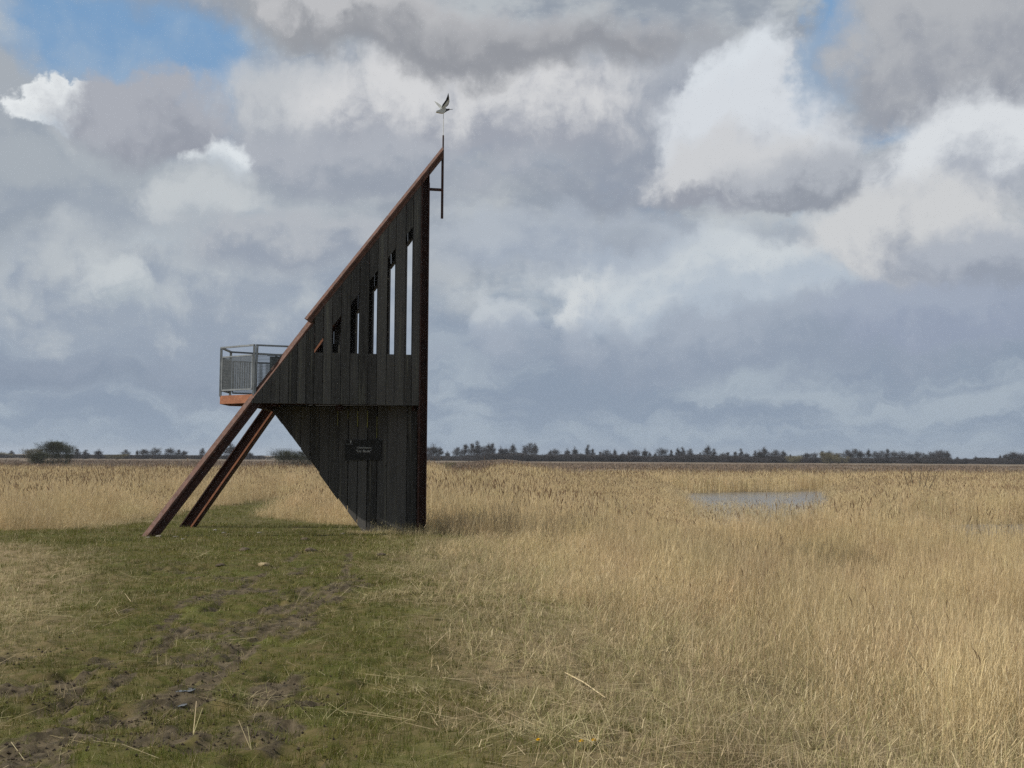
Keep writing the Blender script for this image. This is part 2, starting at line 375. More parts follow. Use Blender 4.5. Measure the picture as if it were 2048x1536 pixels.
def side(x, y):
    """metres outside the trodden strip (negative inside), and whether to the left"""
    xr = np.interp(y, XR_Y, XR_X); xl = np.interp(y, XL_Y, XL_X)
    w = (fbm(x * 0.9, y * 0.9, 5, 3) - 0.5) * np.where(y < 22, 1.1, 1.5)
    dr, dl = x - xr + w, xl - x + w
    return np.maximum(dr, dl), dl > dr
# muddy spots (photo pixels on the track) and wheel ruts
def gp(px, py): return ground_px(px, py)[:2]
MUD = [(*gp(555, 1372), 0.20, 0.75, 1.0), (*gp(355, 1395), 0.25, 0.55, 1.0), (*gp(470, 1300), 0.22, 0.7, .8), (*gp(150, 1352), 0.13, 0.35, 1.0),
       (*gp(30, 1375), 0.25, 0.3, .9), (*gp(330, 1475), 0.35, 0.28, .8), (*gp(250, 1440), 0.35, 0.3, .7), (*gp(30, 1515), 0.2, 0.12, 1.0),
       (*gp(140, 1400), 0.15, 0.15, .8), (*gp(280, 1440), 0.1, 0.12, 1), (*gp(620, 1405), 0.16, 0.15, .9), (*gp(30, 1310), 0.3, 0.3, .6), (*gp(480, 1480), 0.3, 0.2, .5)]
RUTS = [[gp(*q) for q in ((600, 1105), (520, 1150), (430, 1205), (340, 1275), (240, 1360), (120, 1450), (-40, 1560))],
        [gp(*q) for q in ((700, 1105), (690, 1150), (655, 1195), (540, 1262), (440, 1345), (330, 1440), (230, 1560))],
        [gp(*q) for q in ((650, 1195), (600, 1222), (540, 1250), (480, 1285), (455, 1330), (420, 1350))],
        [gp(*q) for q in ((430, 1180), (360, 1225), (300, 1270), (230, 1320), (160, 1345), (150, 1370))],
        [gp(*q) for q in ((420, 1345), (350, 1370), (340, 1420), (275, 1450), (90, 1480))]]
def line_dist(pts, x, y):
    d = np.full(np.shape(x), 1e9)
    for (x0, y0), (x1, y1) in zip(pts[:-1], pts[1:]):
        t = np.clip(((x - x0) * (x1 - x0) + (y - y0) * (y1 - y0)) / ((x1 - x0) ** 2 + (y1 - y0) ** 2), 0, 1)
        d = np.minimum(d, np.hypot(x - x0 - t * (x1 - x0), y - y0 - t * (y1 - y0)))
    return d
def mud_at(x, y):
    m_ = np.zeros(np.shape(x))
    for mx, my, sx, sy, k in MUD:
        m_ = np.maximum(m_, k * np.exp(-(((x - mx) / sx) ** 2 + ((y - my) / sy) ** 2)))
    for r in RUTS:
        d = line_dist(r, x, y); m_ = np.maximum(m_, 0.85 * np.exp(-(d / 0.085) ** 2) * smooth(0.3, 0.55, fbm(x * 2.2, y * 2.2, 77, 3)))
    s, _ = side(x, y)
    gen = smooth(0.47, 0.68, fbm(x * 1.9, y * 1.5, 31, 4)) * 0.60 * smooth(0.3, -0.5, s) * smooth(24, 13, y)
    m_ = np.maximum(m_, gen)
    n = fbm(x * 7, y * 7, 41, 3)
    n2 = fbm(x * 16, y * 13, 43, 2)
    return np.clip(m_ * (0.1 + 1.0 * n + 0.75 * n2), 0, 1)
def height(x, y, fine=True):
    x, y = np.asarray(x, float), np.asarray(y, float)
    s, left = side(x, y)
    drop = np.where(left & (y < 23.5), 0.75, 1.2)
    z = -drop * smooth(0.0, np.where(left & (y < 23.5), 9, 10), s)
    z = z - 0.25 * smooth(26, 40, y) * (1 - smooth(0.6, 7.5, s))
    z = z + (fbm(x * 0.35, y * 0.35, 3, 3) - 0.5) * 0.16 * smooth(24, 18, y)
    z = np.where(y > 60, z + (fbm(x * 0.05, y * 0.05, 9, 3) - 0.5) * 0.25, z)
    for p in (POND, POND2):
        pd = poly_dist(p, x, y); z = np.where(pd < 2.0, np.minimum(z, -1.2 - 0.35 * smooth(1.2, -1.2, pd)), z)
    if fine:
        nr = smooth(30, 14, y) * smooth(-4, 2, y)
        m_ = mud_at(x, y)
        dent = smooth(0.60, 0.78, vnoise(x * 5.5, y * 4.2, 27)) * smooth(0.45, 0.6, fbm(x * .8, y * .8, 29, 2)) * smooth(0.8, -0.4, s)
        z = z - nr * dent * 0.05
        z = z + nr * ((fbm(x * 6, y * 6, 21, 4) - 0.5) * 0.06 + m_ * ((fbm(x * 13, y * 12, 25, 4) - 0.5) * 0.17 - 0.03))
    return z
def hz(x, y): return float(height(np.array([x]), np.array([y]))[0])

def grow(a, b, step, k):
    out = [a]
    while abs(out[-1] - a) < abs(b - a):
        out.append(out[-1] + math.copysign(step, b - a)); step *= k
    return out[1:]
gx = list(np.arange(-6.0, 4.0, 0.045)); gx = grow(gx[0], -1500, 0.06, 1.085)[::-1] + gx + grow(gx[-1], 1500, 0.06, 1.085)
gy = list(np.arange(4.6, 13.0, 0.045)) + list(np.arange(13.0, 27.0, 0.12)); gy = grow(gy[0], -60, 0.08, 1.2)[::-1] + gy + grow(gy[-1], 2600, 0.15, 1.05)
GX, GY = np.meshgrid(np.array(gx), np.array(gy))
GZ = height(GX, GY)
nxg, nyg = len(gx), len(gy)
co = np.stack([GX, GY, GZ], -1).reshape(-1, 3)
ii = np.arange(nyg * nxg).reshape(nyg, nxg)
quads = np.stack([ii[:-1, :-1], ii[:-1, 1:], ii[1:, 1:], ii[1:, :-1]], -1).reshape(-1, 4)
me = bpy.data.meshes.new('ground')
me.vertices.add(len(co)); me.vertices.foreach_set('co', co.astype(np.float32).ravel())
me.loops.add(quads.size); me.loops.foreach_set('vertex_index', quads.astype(np.int32).ravel())
me.polygons.add(len(quads)); me.polygons.foreach_set('loop_start', np.arange(0, quads.size, 4, dtype=np.int32))
me.polygons.foreach_set('use_smooth', np.ones(len(quads), bool))
me.update(calc_edges=True)
fx, fy = co[:, 0], co[:, 1]
sg, lg = side(fx, fy)
for nm, arr in (('mud', mud_at(fx, fy) * smooth(30, 16, fy)), ('litter', smooth(-0.3, 1.6, sg)), ('far', smooth(120, 150, fy + 30 * (fbm(fx * .02, fy * .02, 51, 3) - .5)))):
    me.attributes.new(nm, 'FLOAT', 'POINT').data.foreach_set('value', np.asarray(arr, np.float32))
mt, k, b = material('ground', 0.9, 0, 0.1)
pos = k.n('ShaderNodeNewGeometry').outputs['Position']
att = lambda n_: k.n('ShaderNodeAttribute', attribute_name=n_).outputs['Fac']
n1 = k.noise(pos, 9.0, 6, 0.65); n2 = k.noise(pos, 1.1, 5, 0.6); n3 = k.noise(pos, 45.0, 4, 0.6)
turf = k.mix(k.ramp(n1, 0.35, 0.65), (0.060, 0.060, 0.016), (0.115, 0.090, 0.040))
turf = k.mix(k.ramp(n2, 0.4, 0.7, 0, 0.6), turf, (0.075, 0.090, 0.018))
turf = k.mix(k.ramp(n3, 0.6, 0.75, 0, 0.5), turf, (0.17, 0.14, 0.085))
litter = k.mix(k.ramp(n1, 0.3, 0.7), (0.13, 0.10, 0.055), (0.26, 0.20, 0.115))
mudc = k.mix(k.ramp(n1, 0.35, 0.65), (0.045, 0.036, 0.022), (0.112, 0.089, 0.056))
c = k.mix(att('litter'), turf, litter)
mm = k.ramp(att('mud'), 0.28, 0.60)
c = k.mix(mm, c, mudc)
nf = k.noise(k.vmath('MULTIPLY', pos, (0.02, 0.045, 0)), 1.0, 6, 0.6); nf2 = k.noise(k.vmath('MULTIPLY', pos, (0.12, 0.25, 0)), 1.0, 4, 0.6)
heath = k.mix(k.ramp(nf, 0.38, 0.62), (0.13, 0.105, 0.082), (0.20, 0.16, 0.115))
heath = k.mix(k.ramp(nf2, 0.55, 0.75, 0, 0.5), heath, (0.26, 0.21, 0.14))
c = k.mix(att('far'), c, heath)
k.put(b.inputs['Base Color'], c)
k.put(b.inputs['Roughness'], k.ramp(mm, 0, 1, 0.92, 0.78))
bp = k.n('ShaderNodeBump'); bp.inputs['Strength'].default_value = 0.6; bp.inputs['Distance'].default_value = 0.02
k.put(bp.inputs['Height'], n1); k.put(b.inputs['Normal'], bp.outputs[0])
me.materials.append(mt)
tag(link(bpy.data.objects.new('ground', me)), kind='structure')

# water
mw, k, b = material('water', 0.12, 0, 0.5)
b.inputs['Base Color'].default_value = (0.11, 0.12, 0.13, 1); b.inputs['IOR'].default_value = 1.33
pos = k.n('ShaderNodeNewGeometry').outputs['Position']
bp = k.n('ShaderNodeBump'); bp.inputs['Strength'].default_value = 1.0; bp.inputs['Distance'].default_value = 0.05
k.put(bp.inputs['Height'], k.noise(k.vmath('MULTIPLY', pos, (1, 0.6, 1)), 2.5, 5, 0.7)); k.put(b.inputs['Normal'], bp.outputs[0])
def sheet(name, poly, z, mat, bulge=0.0):
    pts = [(float(x), float(y), z) for x, y in poly]
    o = mesh_obj(name, pts, [tuple(range(len(pts)))], mat)
    if o.data.polygons[0].normal.z < 0: o.data.flip_normals()
    return tag(o, kind='structure')
def fat(poly, d):
    c = np.mean(poly, 0); return [c + (p - c) * (1 + d / np.linalg.norm(p - c)) for p in np.array(poly)]
sheet('pond', fat(POND, 1.0), -1.22, mw)
sheet('pond', fat(POND2, 0.6), -1.22, mw)
for (px, py, rx, ry) in ((372, 1375, 0.05, 0.10), (362, 1398, 0.042, 0.06)):
    gx0, gy0 = gp(px, py); t = np.linspace(0, 2 * PI, 33)[:-1]
    rr = 1 + 0.22 * np.sin(2 * t + px) + 0.15 * np.sin(3 * t + px * 2) + 0.08 * np.sin(7 * t)
    poly = list(zip(gx0 + rx * rr * np.cos(t), gy0 + ry * rr * np.sin(t)))
    mp, kp, bp_ = material('puddle_water', 0.04, 0, 0.5); bp_.inputs['Base Color'].default_value = (0.05, 0.05, 0.05, 1)
    zz = float(np.percentile(height(np.array([q[0] for q in poly]), np.array([q[1] for q in poly])), 60))
    sheet('puddle', poly, zz, mp)

# ------------------------------------------------------------------ observation tower (V-shaped plan, two converging walls)
FOOT_F, FOOT_R = ground_px(298, 1073), ground_px(374, 1054)
class Frame:
    """u along a wall from the foot of its leg towards the prow, t outwards, z up"""
    def __init__(s, foot, ang, out):
        s.o = np.array([foot[0], foot[1], 0.0]); s.d = np.array([math.cos(ang), math.sin(ang), 0]); s.n = np.array([-s.d[1], s.d[0], 0]) * out
    def __call__(s, u, t, z): return s.o + s.d * u + s.n * t + np.array([0, 0, z])
    def uz(s, px, py, t=0.0):
        d = ray(px, py); p0 = s.o + s.n * t
        q = CAM + d * (np.dot(p0 - CAM, s.n) / np.dot(d, s.n)); return float((q - p0) @ s.d), float(q[2])
FR = Frame(FOOT_F, math.radians(11.5), -1)      # front wall, outwards = towards the camera
RE = Frame(FOOT_R, math.radians(-10.0), 1)      # rear wall, outwards = away
LOWR = Frame(at_depth(838, 911, 24.08), math.radians(-13.0), -1)  # lower keel wall; u = 0 at the post, negative to the left

tower = empty('observation_tower', tuple(FR(5.62, -0.3, 0)))
tag(tower, 'black boarded wedge-shaped observation tower on two slanting rusty legs', 'tower')
T0 = np.array(tower.location)
def tpart(mb, name, mat, parent=None, smooth_=False):
    o = mesh_obj(name, [np.array(v) - T0 for v in mb.v], mb.f, mat, None, smooth_)
    o.parent = parent or tower; return o
def prism(mb, fr, poly, t0, t1):
    n = len(poly)
    v = [fr(u, t0, z) for u, z in poly] + [fr(u, t1, z) for u, z in poly]
    return mb.add(v, [tuple(range(n)), tuple(range(n, 2 * n))[::-1]] + [(i, (i + 1) % n, n + (i + 1) % n, n + i) for i in range(n)])
def sweep(mb, fr, p, q, prof, plumb_end=False):
    """profile (t, w) swept along a straight (u, z) line; w is perpendicular to the line, upwards"""
    du, dz = q[0] - p[0], q[1] - p[1]; L = math.hypot(du, dz); wu, wz = -dz / L, du / L
    n = len(prof); v = []
    for (u, z) in (p, q):
        for t, w in prof:
            sh = -w * wu / (du / L) if plumb_end and (u, z) == tuple(q) else 0.0
            v.append(fr(u + w * wu + sh * du / L, t, z + w * wz + sh * dz / L))
    return mb.add(v, [tuple(range(n))[::-1], tuple(range(n, 2 * n))] + [(i, (i + 1) % n, n + (i + 1) % n, n + i) for i in range(n)])

# key lines in wall coordinates, read from the photo
A0 = FR.uz(502.8, 801); A1 = FR.uz(627, 649.7)                    # boards meet the slanting leg
B0 = FR.uz(628.8, 633.5); B1 = FR.uz(841.4, 371)                  # boards meet the roof beam
RT0 = FR.uz(609, 637); RT1 = FR.uz(885, 294)                      # top of the roof beam
LG0 = FR.uz(281, 1074.8); LG1 = FR.uz(485, 811)                   # upper edge of the leg
line = lambda p, q: (lambda u: p[1] + (q[1] - p[1]) * (u - p[0]) / (q[0] - p[0]))
legline, roofline = line(A0, A1), line(B0, B1)
ZB = 2.78                                                          # underside of the upper wall
US = A1[0]                                                         # where the roof begins
UP0, UP1 = FR.uz(841, 500)[0], 5.70                                # corner post
wl = [FR.uz(x, 711)[0] for x in (628.8, 663.2, 699.4, 735.6, 771.8, 807.7)]
wr = [FR.uz(x, 711)[0] for x in (645.8, 681.0, 716.8, 752.6, 788.0, 822.4)]
WZ = 3.875                                                         # window sill height
wtop = line(FR.uz(735.6, 566), FR.uz(822.4, 458.7))               # slanted heads of the windows
cols = sorted(wl + wr)
st = wl[0]; seams = [cols[0]]
while seams[0] > A0[0] + 0.03: seams.insert(0, seams[0] - 0.178)
seams[0] = A0[0]
seams += cols[1:] + [UP0]
def wall(fr, mat, frame_name, sign=1):
    T1, T2 = 0.10, 0.13
    mb = MB()   # studs and rails behind the boards
    for z in (ZB + 0.10, 3.70):
        u0 = A0[0] + (z - A0[1]) * (A1[0] - A0[0]) / (A1[1] - A0[1]) + 0.30
        prism(mb, fr, [(u0, z - 0.05), (UP0, z - 0.05), (UP0, z + 0.05), (u0, z + 0.05)], 0.03, T1 - 0.003)
    frame = tpart(mb, frame_name, mat)
    def top(u): return legline(u) if u <= US + 0.02 else roofline(u)
    for a, c in zip(seams[:-1], seams[1:]):
        g = 0.006; t2 = T2 + random.uniform(-0.006, 0.007)
        a2, c2 = a + g, c - g
        polys = []
        zb = ZB + random.uniform(-0.008, 0.004)
        k_ = next((i for i in range(6) if abs(a - wl[i]) < 0.02), None)
        def toppts(lo, hi):
            pts = [(hi, max(top(hi), zb + .01))]
            if lo < US + 0.02 < hi: pts += [(US + 0.021, roofline(US + 0.021)), (US + 0.02, legline(US + 0.02))]
            pts.append((lo, max(top(lo), zb + .005))); return pts
        if k_ is None: polys.append([(a2, zb), (c2, zb)] + toppts(a2, c2))
        else:
            polys.append([(a2, zb), (c2, zb), (c2, WZ), (a2, WZ)])
            la, lc = max(wtop(a2), WZ + 0.015), max(wtop(c2), WZ + 0.02)
            polys.append([(a2, la), (c2, lc)] + toppts(a2, c2))
        for q_, p in enumerate(polys):
            mb = MB(); prism(mb, fr, p, T1, t2)
            if q_ == 0 and c < UP0 - 0.01:      # tongue behind the seam to the next board
                win = any(abs(c - e) < 0.02 for e in cols) and (k_ is not None or any(abs(c - e) < 0.02 for e in wl))
                zt_ = WZ - 0.004 if win else min(top(c - 0.012), top(c + 0.012)) - 0.05
                if zt_ > zb + 0.05: prism(mb, fr, [(c - 0.014, zb + .01), (c + 0.014, zb + .01), (c + 0.014, zt_), (c - 0.014, zt_)], T1 - 0.012, T1 + 0.002)
            tpart(mb, 'board', mat, frame)
    # window reveals: sill and two cheeks of dark wood in each slanted opening
    for i in range(6):
        mb = MB(); a, c = wl[i], wr[i]
        zl, zr = max(wtop(a), WZ + 0.02), max(wtop(c), WZ + 0.05)
        prism(mb, fr, [(a - 0.02, WZ - 0.03), (c + 0.02, WZ - 0.03), (c + 0.02, WZ - 0.001), (a - 0.02, WZ - 0.001)], -0.02, T1 - 0.004)
        prism(mb, fr, [(c - 0.001, WZ + 0.002), (c + 0.022, WZ + 0.002), (c + 0.022, zr + 0.06), (c - 0.001, zr + 0.04)], -0.02, T1 - 0.004)
        if zl > WZ + 0.1: prism(mb, fr, [(a - 0.022, WZ + 0.002), (a + 0.001, WZ + 0.002), (a + 0.001, zl + 0.03), (a - 0.022, zl + 0.01)], -0.02, T1 - 0.004)
        prism(mb, fr, [(a + 0.003, zl + 0.004), (c - 0.003, zr + 0.004), (c - 0.003, zr + 0.06), (a + 0.003, zl + 0.06)], -0.018, T1 - 0.004)
        w = tpart(mb, 'window', mat)
    return frame
wall(FR, M['black_wood'], 'upper_wall')
wall(RE, M['black_wood'], 'upper_wall')

# legs: front one shows a bevelled upper flange to the sun, rear one is an I-section seen from inside
ldu, ldz = LG1[0] - LG0[0], LG1[1] - LG0[1]; LL = math.hypot(ldu, ldz); lu, lz = ldu / LL, ldz / LL
def on_leg(z): return (LG0[0] + (z - LG0[1]) * lu / lz, z)
legp, legq = on_leg(-0.35), on_leg(A1[1] + 0.10)
leg = tpart(sweep(MB(), FR, legp, legq, [(-0.10, -0.075), (0.055, -0.115), (0.098, -0.128), (0.098, -0.145), (0.06, -0.147), (0.06, -0.255), (0.098, -0.257), (0.098, -0.28), (-0.10, -0.28)]), 'leg', M['rust_dark'])  # shade of the web is put into the darker rust, flange keeps the lit tone
tpart(sweep(MB(), FR, legp, legq, [(-0.10, 0.0), (-0.035, 0.0), (0.101, -0.092), (0.101, -0.126), (0.058, -0.113), (-0.10, -0.073)]), 'lit_flange', M['rust'], leg)
def isec(h, b, tf, tw): return [(-b, 0), (b, 0), (b, -tf), (tw, -tf), (tw, -h + tf), (b, -h + tf), (b, -h), (-b, -h), (-b, -h + tf), (-tw, -h + tf), (-tw, -tf), (-b, -tf)]
o = tpart(sweep(MB(), RE, on_leg(-0.35), on_leg(5.05), isec(0.28, 0.095, 0.022, 0.012)), 'leg', M['rust_dark'])
tpart(sweep(MB(), RE, on_leg(-0.35), on_leg(5.05), [(-0.110, -0.262), (-0.110, -0.222), (-0.0965, -0.222), (-0.0965, -0.262)]), 'lit_flange', M['orange'], o)  # added strip: sunlight on the flange edge put into the orange colour
# roof beams and sheet
roof_prof = [(-0.02, 0.0), (0.06, 0.0), (0.165, -0.060), (0.165, -0.10), (0.14, -0.105), (0.14, -0.165), (-0.02, -0.165)]
tpart(sweep(MB(), FR, RT0, RT1, roof_prof, True), 'roof_beam', M['rust'])
tpart(sweep(MB(), RE, RT0, (RT0[0] + (RT1[0] - RT0[0]) * 0.83, RT0[1] + (RT1[1] - RT0[1]) * 0.83), roof_prof), 'roof_beam', M['rust'])
mb = MB()
def roofpt(fr, s, w, t):
    du, dz = RT1[0] - RT0[0], RT1[1] - RT0[1]; L = math.hypot(du, dz)
    return fr(RT0[0] + du * s - dz / L * w, t, RT0[1] + dz * s + du / L * w)
N = 9
for i in range(N):
    s0, s1 = 0.01 + 0.88 * i / N, 0.01 + 0.88 * (i + 1) / N - 0.003
    mb = MB(); mb.hexa([roofpt(FR, s0, -0.06, -0.02), roofpt(FR, s1, -0.06, -0.02), roofpt(RE, s1, -0.06, -0.02), roofpt(RE, s0, -0.06, -0.02),
                        roofpt(FR, s0, -0.03, -0.02), roofpt(FR, s1, -0.03, -0.02), roofpt(RE, s1, -0.03, -0.02), roofpt(RE, s0, -0.03, -0.02)])
    tpart(mb, 'roof_panel', M['roof'])
# corner posts: channel with its open side to the camera
zt = roofline(UP1) + 0.10
pprof = [(UP0 - 0.01, 0.15), (UP0 + 0.012, 0.15), (UP0 + 0.012, 0.0), (UP1 - 0.014, 0.0), (UP1 - 0.014, 0.15), (UP1 + 0.002, 0.15), (UP1 + 0.002, -0.06), (UP0 - 0.01, -0.06)]
for fr in (FR, RE):
    mb = MB(); n = len(pprof)
    v = [fr(u, t, -0.3) for u, t in pprof] + [fr(u, t, zt - (UP1 - u) * 1.3) for u, t in pprof]
    mb.add(v, [tuple(range(n))[::-1], tuple(range(n, 2 * n))] + [(i, (i + 1) % n, n + (i + 1) % n, n + i) for i in range(n)])
    tpart(mb, 'corner_post', M['rust_dark'])
# prow boards closing the narrow end between the two posts
for i in range(4):
    f0, f1 = i / 4 + 0.004, (i + 1) / 4 - 0.004
    pa = FR(UP1, -0.062, 0); pb = RE(UP1, -0.062, 0); ax = (FR.d + RE.d) / 2
    mb = MB(); p0, p1 = pa + (pb - pa) * f0, pa + (pb - pa) * f1; th = ax * 0.03
    up = np.array([0, 0, 1])
    mb.hexa([p0 + up * .05 - th, p1 + up * .05 - th, p1 + up * .05, p0 + up * .05, p0 + up * 3.8 - th, p1 + up * 3.8 - th, p1 + up * 3.8, p0 + up * 3.8])
    tpart(mb, 'prow_board', M['black_wood'])
# hanging rod and strut beyond the prow
ru, _ = FR.uz(884, 380)
zr0, zr1, zrs = FR.uz(884, 438)[1], FR.uz(884, 300)[1], FR.uz(884, 381)[1]
mb = MB(); mb.bar(FR(ru, 0.05, zr0), FR(ru, 0.05, zr1), 0.05, 0.05, FR.d); tpart(mb, 'hanging_rod', M['rust_dark'])
mb = MB(); mb.bar(FR(UP1, 0.05, zrs), FR(ru - 0.026, 0.05, zrs), 0.05, 0.055); tpart(mb, 'strut', M['rust_dark'])
zm0, zm1 = FR.uz(886, 296)[1], FR.uz(886, 272)[1]
mu = FR.uz(885.8, 280)[0]
mb = MB(); mb.tube(FR(mu, 0.05, zm0 - .1), FR(mu, 0.05, zm1), 0.018, None, 8); tpart(mb, 'mast_socket', M['rust_dark'], None, False)

# deck and platform
AF, BF = (np.array(ground_px(509, 690, 4.01)[:2]), np.array([-6.33, 23.85]))
AR, BR = (np.array([-5.47, 25.42]), np.array([-6.37, 24.82]))
DZ0, DZ1 = 2.80, 2.95
fa, ra = FR(5.5, -0.05, 0)[:2], RE(5.5, -0.05, 0)[:2]
cf, cr = FR(2.05, -0.11, 0)[:2], RE(2.05, -0.11, 0)[:2]
def plank_edges(x):
    """front and rear deck limits at world x"""
    fpts = [BF, AF, cf, fa]; rpts = [BR, AR, cr, ra]
    xf = [p[0] for p in fpts]; yf = [p[1] for p in fpts]; o_ = np.argsort(xf)
    xr_ = [p[0] for p in rpts]; yr = [p[1] for p in rpts]; q_ = np.argsort(xr_)
    return float(np.interp(x, np.array(xf)[o_], np.array(yf)[o_])), float(np.interp(x, np.array(xr_)[q_], np.array(yr)[q_]))
mb = MB()
for f in (0.25, 0.75):
    xs = (-6.2, -2.05); pr = []
    for x in xs:
        y0, y1 = plank_edges(x); pr.append((x, y0 + (y1 - y0) * f, 2.865))
    mb.bar(pr[0], pr[1], 0.07, 0.10)
deck = tpart(mb, 'deck', M['rust_dark'])
x = -6.30
while x < -2.1:
    w = 0.132; y0, y1 = plank_edges(x); y2, y3 = plank_edges(x + w); e = 0.035
    mb = MB(); mb.hexa([(x, y0 + e, 2.917), (x + w, y2 + e, 2.917), (x + w, y3 - e, 2.917), (x, y1 - e, 2.917), (x, y0 + e, 2.945), (x + w, y2 + e, 2.945), (x + w, y3 - e, 2.945), (x, y1 - e, 2.945)])
    tpart(mb, 'plank', M['deck_wood'], deck); x += w + 0.006
def fascia(p, q, z0=2.785, z1=2.965):
    mb = MB(); mb.bar((*p, (z0 + z1) / 2), (*q, (z0 + z1) / 2), 0.02, z1 - z0); return tpart(mb, 'fascia', M['orange'])
fascia(AF, BF); fascia(BF + np.array([-.001, .012]), BR + np.array([-.001, -.012])); fascia(BR, AR)
rail_z, mid0, mid1 = 4.01, 3.08, 3.80
rail_root_mb = MB(); rail_root_mb.bar((*BF, rail_z), (*BR, rail_z), 0.05, 0.035)
railing = tpart(rail_root_mb, 'railing', M['galv'])
def rpart(mb, name, mat='galv'): return tpart(mb, name, M[mat], railing)
for p in (AF, BF, BR, AR): 
    mb = MB(); mb.bar((*p, 2.95), (*p, rail_z - 0.018), 0.045, 0.045, (1, 0, 0)); rpart(mb, 'post')
dAB = (BF - AF) / np.linalg.norm(BF - AF)
for p, q in ((AF, BF), (AR, BR)):
    mb = MB(); mb.bar((*(p), rail_z), (*(q), rail_z), 0.05, 0.035); rpart(mb, 'handrail')
mb = MB(); mb.bar((*(AF + FR.d[:2] * .035), 2.95), (*(AF + FR.d[:2] * .06), rail_z - 0.02), 0.04, 0.04, (1, 0, 0)); rpart(mb, 'post')
def mesh_panel(p, q, z0, z1, cut=None):
    """framed wire mesh between plan points p and q"""
    p, q = np.array(p), np.array(q); L = np.linalg.norm(q - p); d = (q - p) / L
    P3 = lambda s, z: (p[0] + d[0] * s, p[1] + d[1] * s, z)
    s0, s1 = 0.05, L - 0.05
    mb = MB()
    mb.bar(P3(s0, z0), P3(s1, z0), 0.025, 0.03); mb.bar(P3(s0, z1), P3(s1, z1), 0.025, 0.03)
    for s in (s0, s1): mb.bar(P3(s, z0 + .016), P3(s, z1 - .016), 0.028, 0.025, (d[0], d[1], 0))
    pan = rpart(mb, 'panel_frame')
    mb = MB(); s = s0 + 0.03
    while s < s1 - 0.02: mb.bar(P3(s, z0), P3(s, z1), 0.0075, 0.0075, (d[0], d[1], 0)); s += 0.022
    z = z0 + 0.03
    while z < z1 - 0.02: mb.bar(P3(s0, z), P3(s1, z), 0.005, 0.005); z += 0.032
    o_ = rpart(mb, 'wire_mesh', 'mesh'); return pan
mesh_panel(AF, BF, mid0, mid1); mesh_panel(BF, BR, mid0, mid1); mesh_panel(BR, AR, mid0, mid1)
# side railings running in behind the slanting legs (cut to the slope)
for fr, p in ((FR, AF), (RE, AR)):
    u0 = float((np.array([*p, 0]) - fr.o) @ fr.d); t0 = float((np.array([*p, 0]) - fr.o) @ fr.n) - 0.02
    uend = on_leg(rail_z)[0] + 0.12
    mb = MB(); mb.bar(fr(u0 + .03, t0, rail_z), fr(uend, -0.13, rail_z), 0.045, 0.035); rpart(mb, 'handrail')
    mb = MB(); mb.bar(fr(u0 + .08, t0, mid1 + .02), fr(uend - .1, -0.13, mid1 + .02), 0.03, 0.03); rpart(mb, 'rail')
    ul = lambda z: on_leg(z)[0] - 0.06
    mb = MB(); mb.bar(fr(ul(3.05) + .1, -0.13, 3.05), fr(ul(mid1) + .05, -0.13, mid1), 0.03, 0.03); rpart(mb, 'rail')
    mb = MB(); s = u0 + 0.09
    while s < uend - 0.12:
        zb = max(mid0, LG0[1] + (s - LG0[0]) * lz / lu - 0.05)
        if zb < mid1 - 0.03: mb.bar(fr(s, t0 - .02, zb), fr(s, t0 - .02, mid1), 0.007, 0.007, tuple(fr.d))
        s += 0.022
    z = mid0
    while z < mid1:
        us = min(on_leg(z)[0] + 0.04, uend)
        if us > u0 + 0.12: mb.bar(fr(u0 + 0.08, t0 - .02, z), fr(us, t0 - .02, z), 0.006, 0.006)
        z += 0.03
    rpart(mb, 'wire_mesh', 'mesh')
# lower keel wall: boards cut along a slope running down to the prow
LT = LOWR
K0, K1 = LT.uz(546, 822), LT.uz(722, 1061)
keel = line(K0, K1)
ur = LT.uz(833, 950)[0]
nbd = 15; bw = (ur - K0[0]) / nbd
mb = MB()
for z in (0.35, 1.4, 2.45):
    uu = K0[0] + (z - K0[1]) * (K1[0] - K0[0]) / (K1[1] - K0[1]) + 0.10
    prism(mb, LT, [(uu, z - .06), (ur + .12, z - .06), (ur + .12, z + .06), (uu, z + .06)], -0.20, -0.034)
lower = tpart(mb, 'lower_wall', M['lower_wood'])
for i in range(nbd):
    a, c = K0[0] + i * bw, K0[0] + (i + 1) * bw
    g0, g1 = random.uniform(0.003, 0.009), random.uniform(0.003, 0.009)
    if i in (7, 8, 9, 10): g1 = 0.014
    a2, c2 = a + g0, c - g1
    z0, z1 = keel(a2), keel(c2)
    jag = random.uniform(-0.02, 0.03)
    zmin = -0.25
    poly = [(a2, max(z0 + jag, zmin)), (c2, max(z1 + jag, zmin)), (c2, 2.78), (a2, 2.78)]
    if i == nbd - 1: poly = [(a2, zmin), (c2, zmin), (c2, 2.78), (a2, 2.78)]
    for t0, t1 in ((-0.03, random.uniform(-0.004, 0.006)), (-0.235, -0.205)):
        mb = MB(); prism(mb, LT, poly, t0, t1); tpart(mb, 'board', M['lower_wood'], lower)
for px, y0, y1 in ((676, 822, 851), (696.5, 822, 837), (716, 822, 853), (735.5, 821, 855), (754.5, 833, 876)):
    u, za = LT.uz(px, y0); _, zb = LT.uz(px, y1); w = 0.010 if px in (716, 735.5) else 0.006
    mb = MB(); prism(mb, LT, [(u - w, zb), (u + w, zb), (u + w * .8, za), (u - w, za)], 0.007, 0.013); tpart(mb, 'moss_streak', M['moss'], lower)  # added strips imitate sunlit gaps between the boards by colour
# underside beams joining front and rear
for u in (2.15, 3.8, 5.45):
    mb = MB(); mb.bar(FR(u, -0.12, 2.74), RE(u, -0.12, 2.74), 0.09, 0.12); tpart(mb, 'cross_beam', M['rust_dark'])

